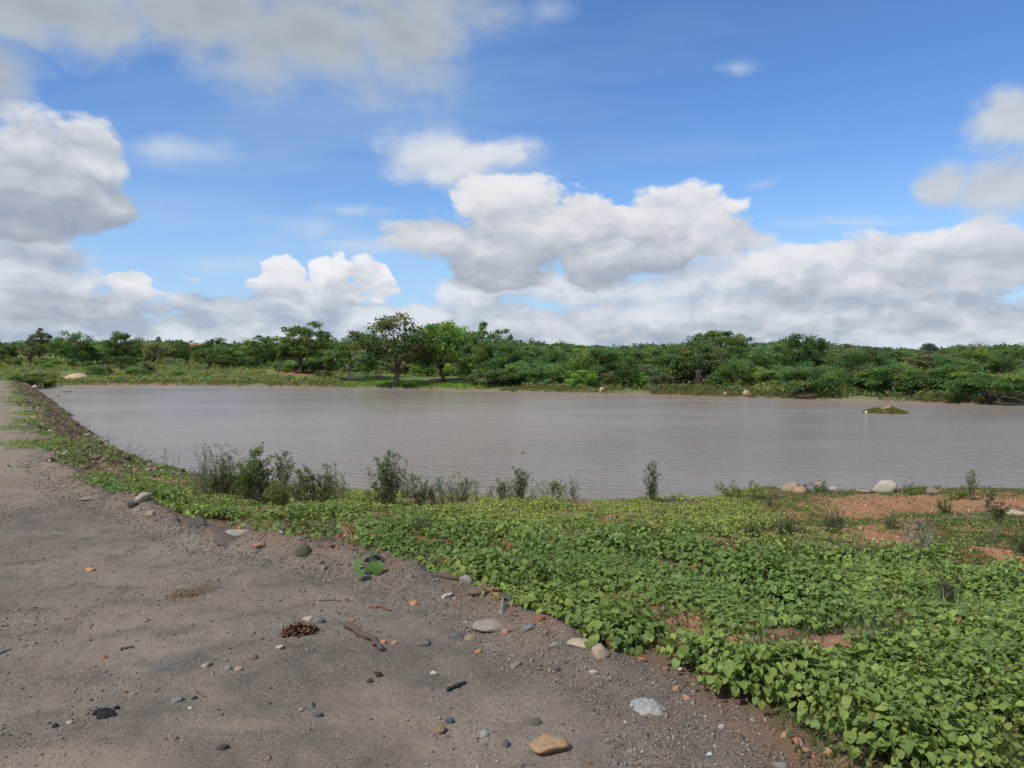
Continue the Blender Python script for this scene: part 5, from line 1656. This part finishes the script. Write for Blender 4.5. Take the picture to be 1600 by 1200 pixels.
    tag(o, 'brown stony rubble and clods on the dam slope', 'rubble', kind='stuff')
    tubes = []
    for k in range(900):
        a = U(15, 60); off = U(.2, 1.9)
        c = np.array([_l[0] + DAMD[0] * (a - 17.8) + _n[0] * off, _l[1] + DAMD[1] * (a - 17.8) + _n[1] * off])
        zz = ground_z(c[0], c[1])
        if zz < WZ:
            continue
        d = rng.normal(0, 1, 3); d[2] = abs(d[2]) * .35; d /= np.linalg.norm(d); L = U(.15, .6)
        b0 = np.array([c[0], c[1], zz])
        p, r = branch(b0, b0 + d * L, .008, .003, 4, 0, .08)
        tt = U(.7, 1.4)
        tubes.append(tube(p, r, 3, (tt, tt, tt)))
    o = link('dry_brush', tubes_mesh('dry_brush', tubes, M_DRY)); o.color = (.15, .105, .075, 1)
    tag(o, 'dry brown brushwood littering the dam slope', 'brushwood', kind='stuff')
    N = 60000
    y = 2.6 * (19 / 2.6) ** (U(0, 1, N) ** .8); x = U(-0.5, 0.75, N) * y
    sE, dW, dF, lake = fields(x, y)
    z = height_f(x, y, (sE, dW, dF, lake))
    px, py = to_px(x, y, z)
    hot = np.zeros(N)
    for cx, cy, rx, ry in SOILS:
        hot = np.maximum(hot, sstep(np.hypot((px - cx) / rx, (py - cy) / ry), 1.5, .6))
    j = np.nonzero((~lake) & (dW > .3) & (sE > .1) & (rng.uniform(0, 1, N) < .12 + .5 * hot))[0]
    m = len(j)
    s = .006 * np.exp(rng.exponential(.5, m)) * np.clip(y[j] / 6, .8, 2); s = np.minimum(s, .03)
    base = np.array([(.36, .155, .085), (.27, .12, .07), (.42, .25, .15), (.18, .11, .075), (.46, .38, .30)])
    tint = base[rng.choice(5, m, p=[.33, .25, .17, .2, .05])] * rng.normal(1, .15, m)[:, None]
    V, F, T = scatter(PV, PF, np.stack([x[j], y[j], z[j] + s * .15], -1), rot_mats(U(0, 6.28, m), rng.normal(0, .4, m), rng.normal(0, .4, m)), np.stack([s * U(.8, 1.6, m), s * U(.6, 1.1, m), s * U(.25, .7, m)], -1), np.clip(tint, .02, .7))
    o = link('red_clods', mesh_np('red_clods', V, F, M_GRAVEL, T))
    tag(o, 'crumbs of red soil and stone between the plants', 'soil clods', kind='stuff')
gravel()

# ------------------------------------------------------------------ two birds far up over the dam
def bird(px, py, d, label, bank):
    v = px_dir(px, py); p = np.array([0, 0, CAMZ]) + v * d
    t = thing('bird', label, 'bird', tuple(p), U(0, 3), 'birds in the sky')
    s = .14
    b, r = np.array([(-.5, 0, 0), (-.3, 0, .02), (0, 0, 0), (.3, 0, .02), (.5, 0, .03), (.62, 0, .02)]) * s * 1.4, np.array([.02, .1, .13, .10, .07, .01]) * s
    bd = link('body', tubes_mesh('body', [tube(b, r, 7)], M_DRY), t); bd.color = (.06, .055, .05, 1)
    for sg in (-1, 1):
        q = np.array([(.25, 0, .02), (.30, .5, .25), (.05, 1.1, .15), (-.10, .55, .22), (-.18, 0, .0), (.25, 0, .05), (.3, .5, .28), (.05, 1.1, .165), (-.10, .55, .25), (-.18, 0, .03)]) * s
        q[:, 1] *= sg
        F = np.array([(0, 1, 3, 4), (1, 2, 3, 3), (9, 8, 6, 5), (8, 7, 6, 6), (0, 5, 6, 1), (1, 6, 7, 2), (2, 7, 8, 3), (3, 8, 9, 4)])
        w = link('wing', mesh_np('wing', q, tri_quads(F), M_DRY), t); w.color = (.07, .06, .055, 1)
bird(212, 316, 70, 'left of two tiny dark birds in the blue above the left far bank', .2)
bird(261, 325, 70, 'right of two tiny dark birds in the blue above the left far bank', -.2)
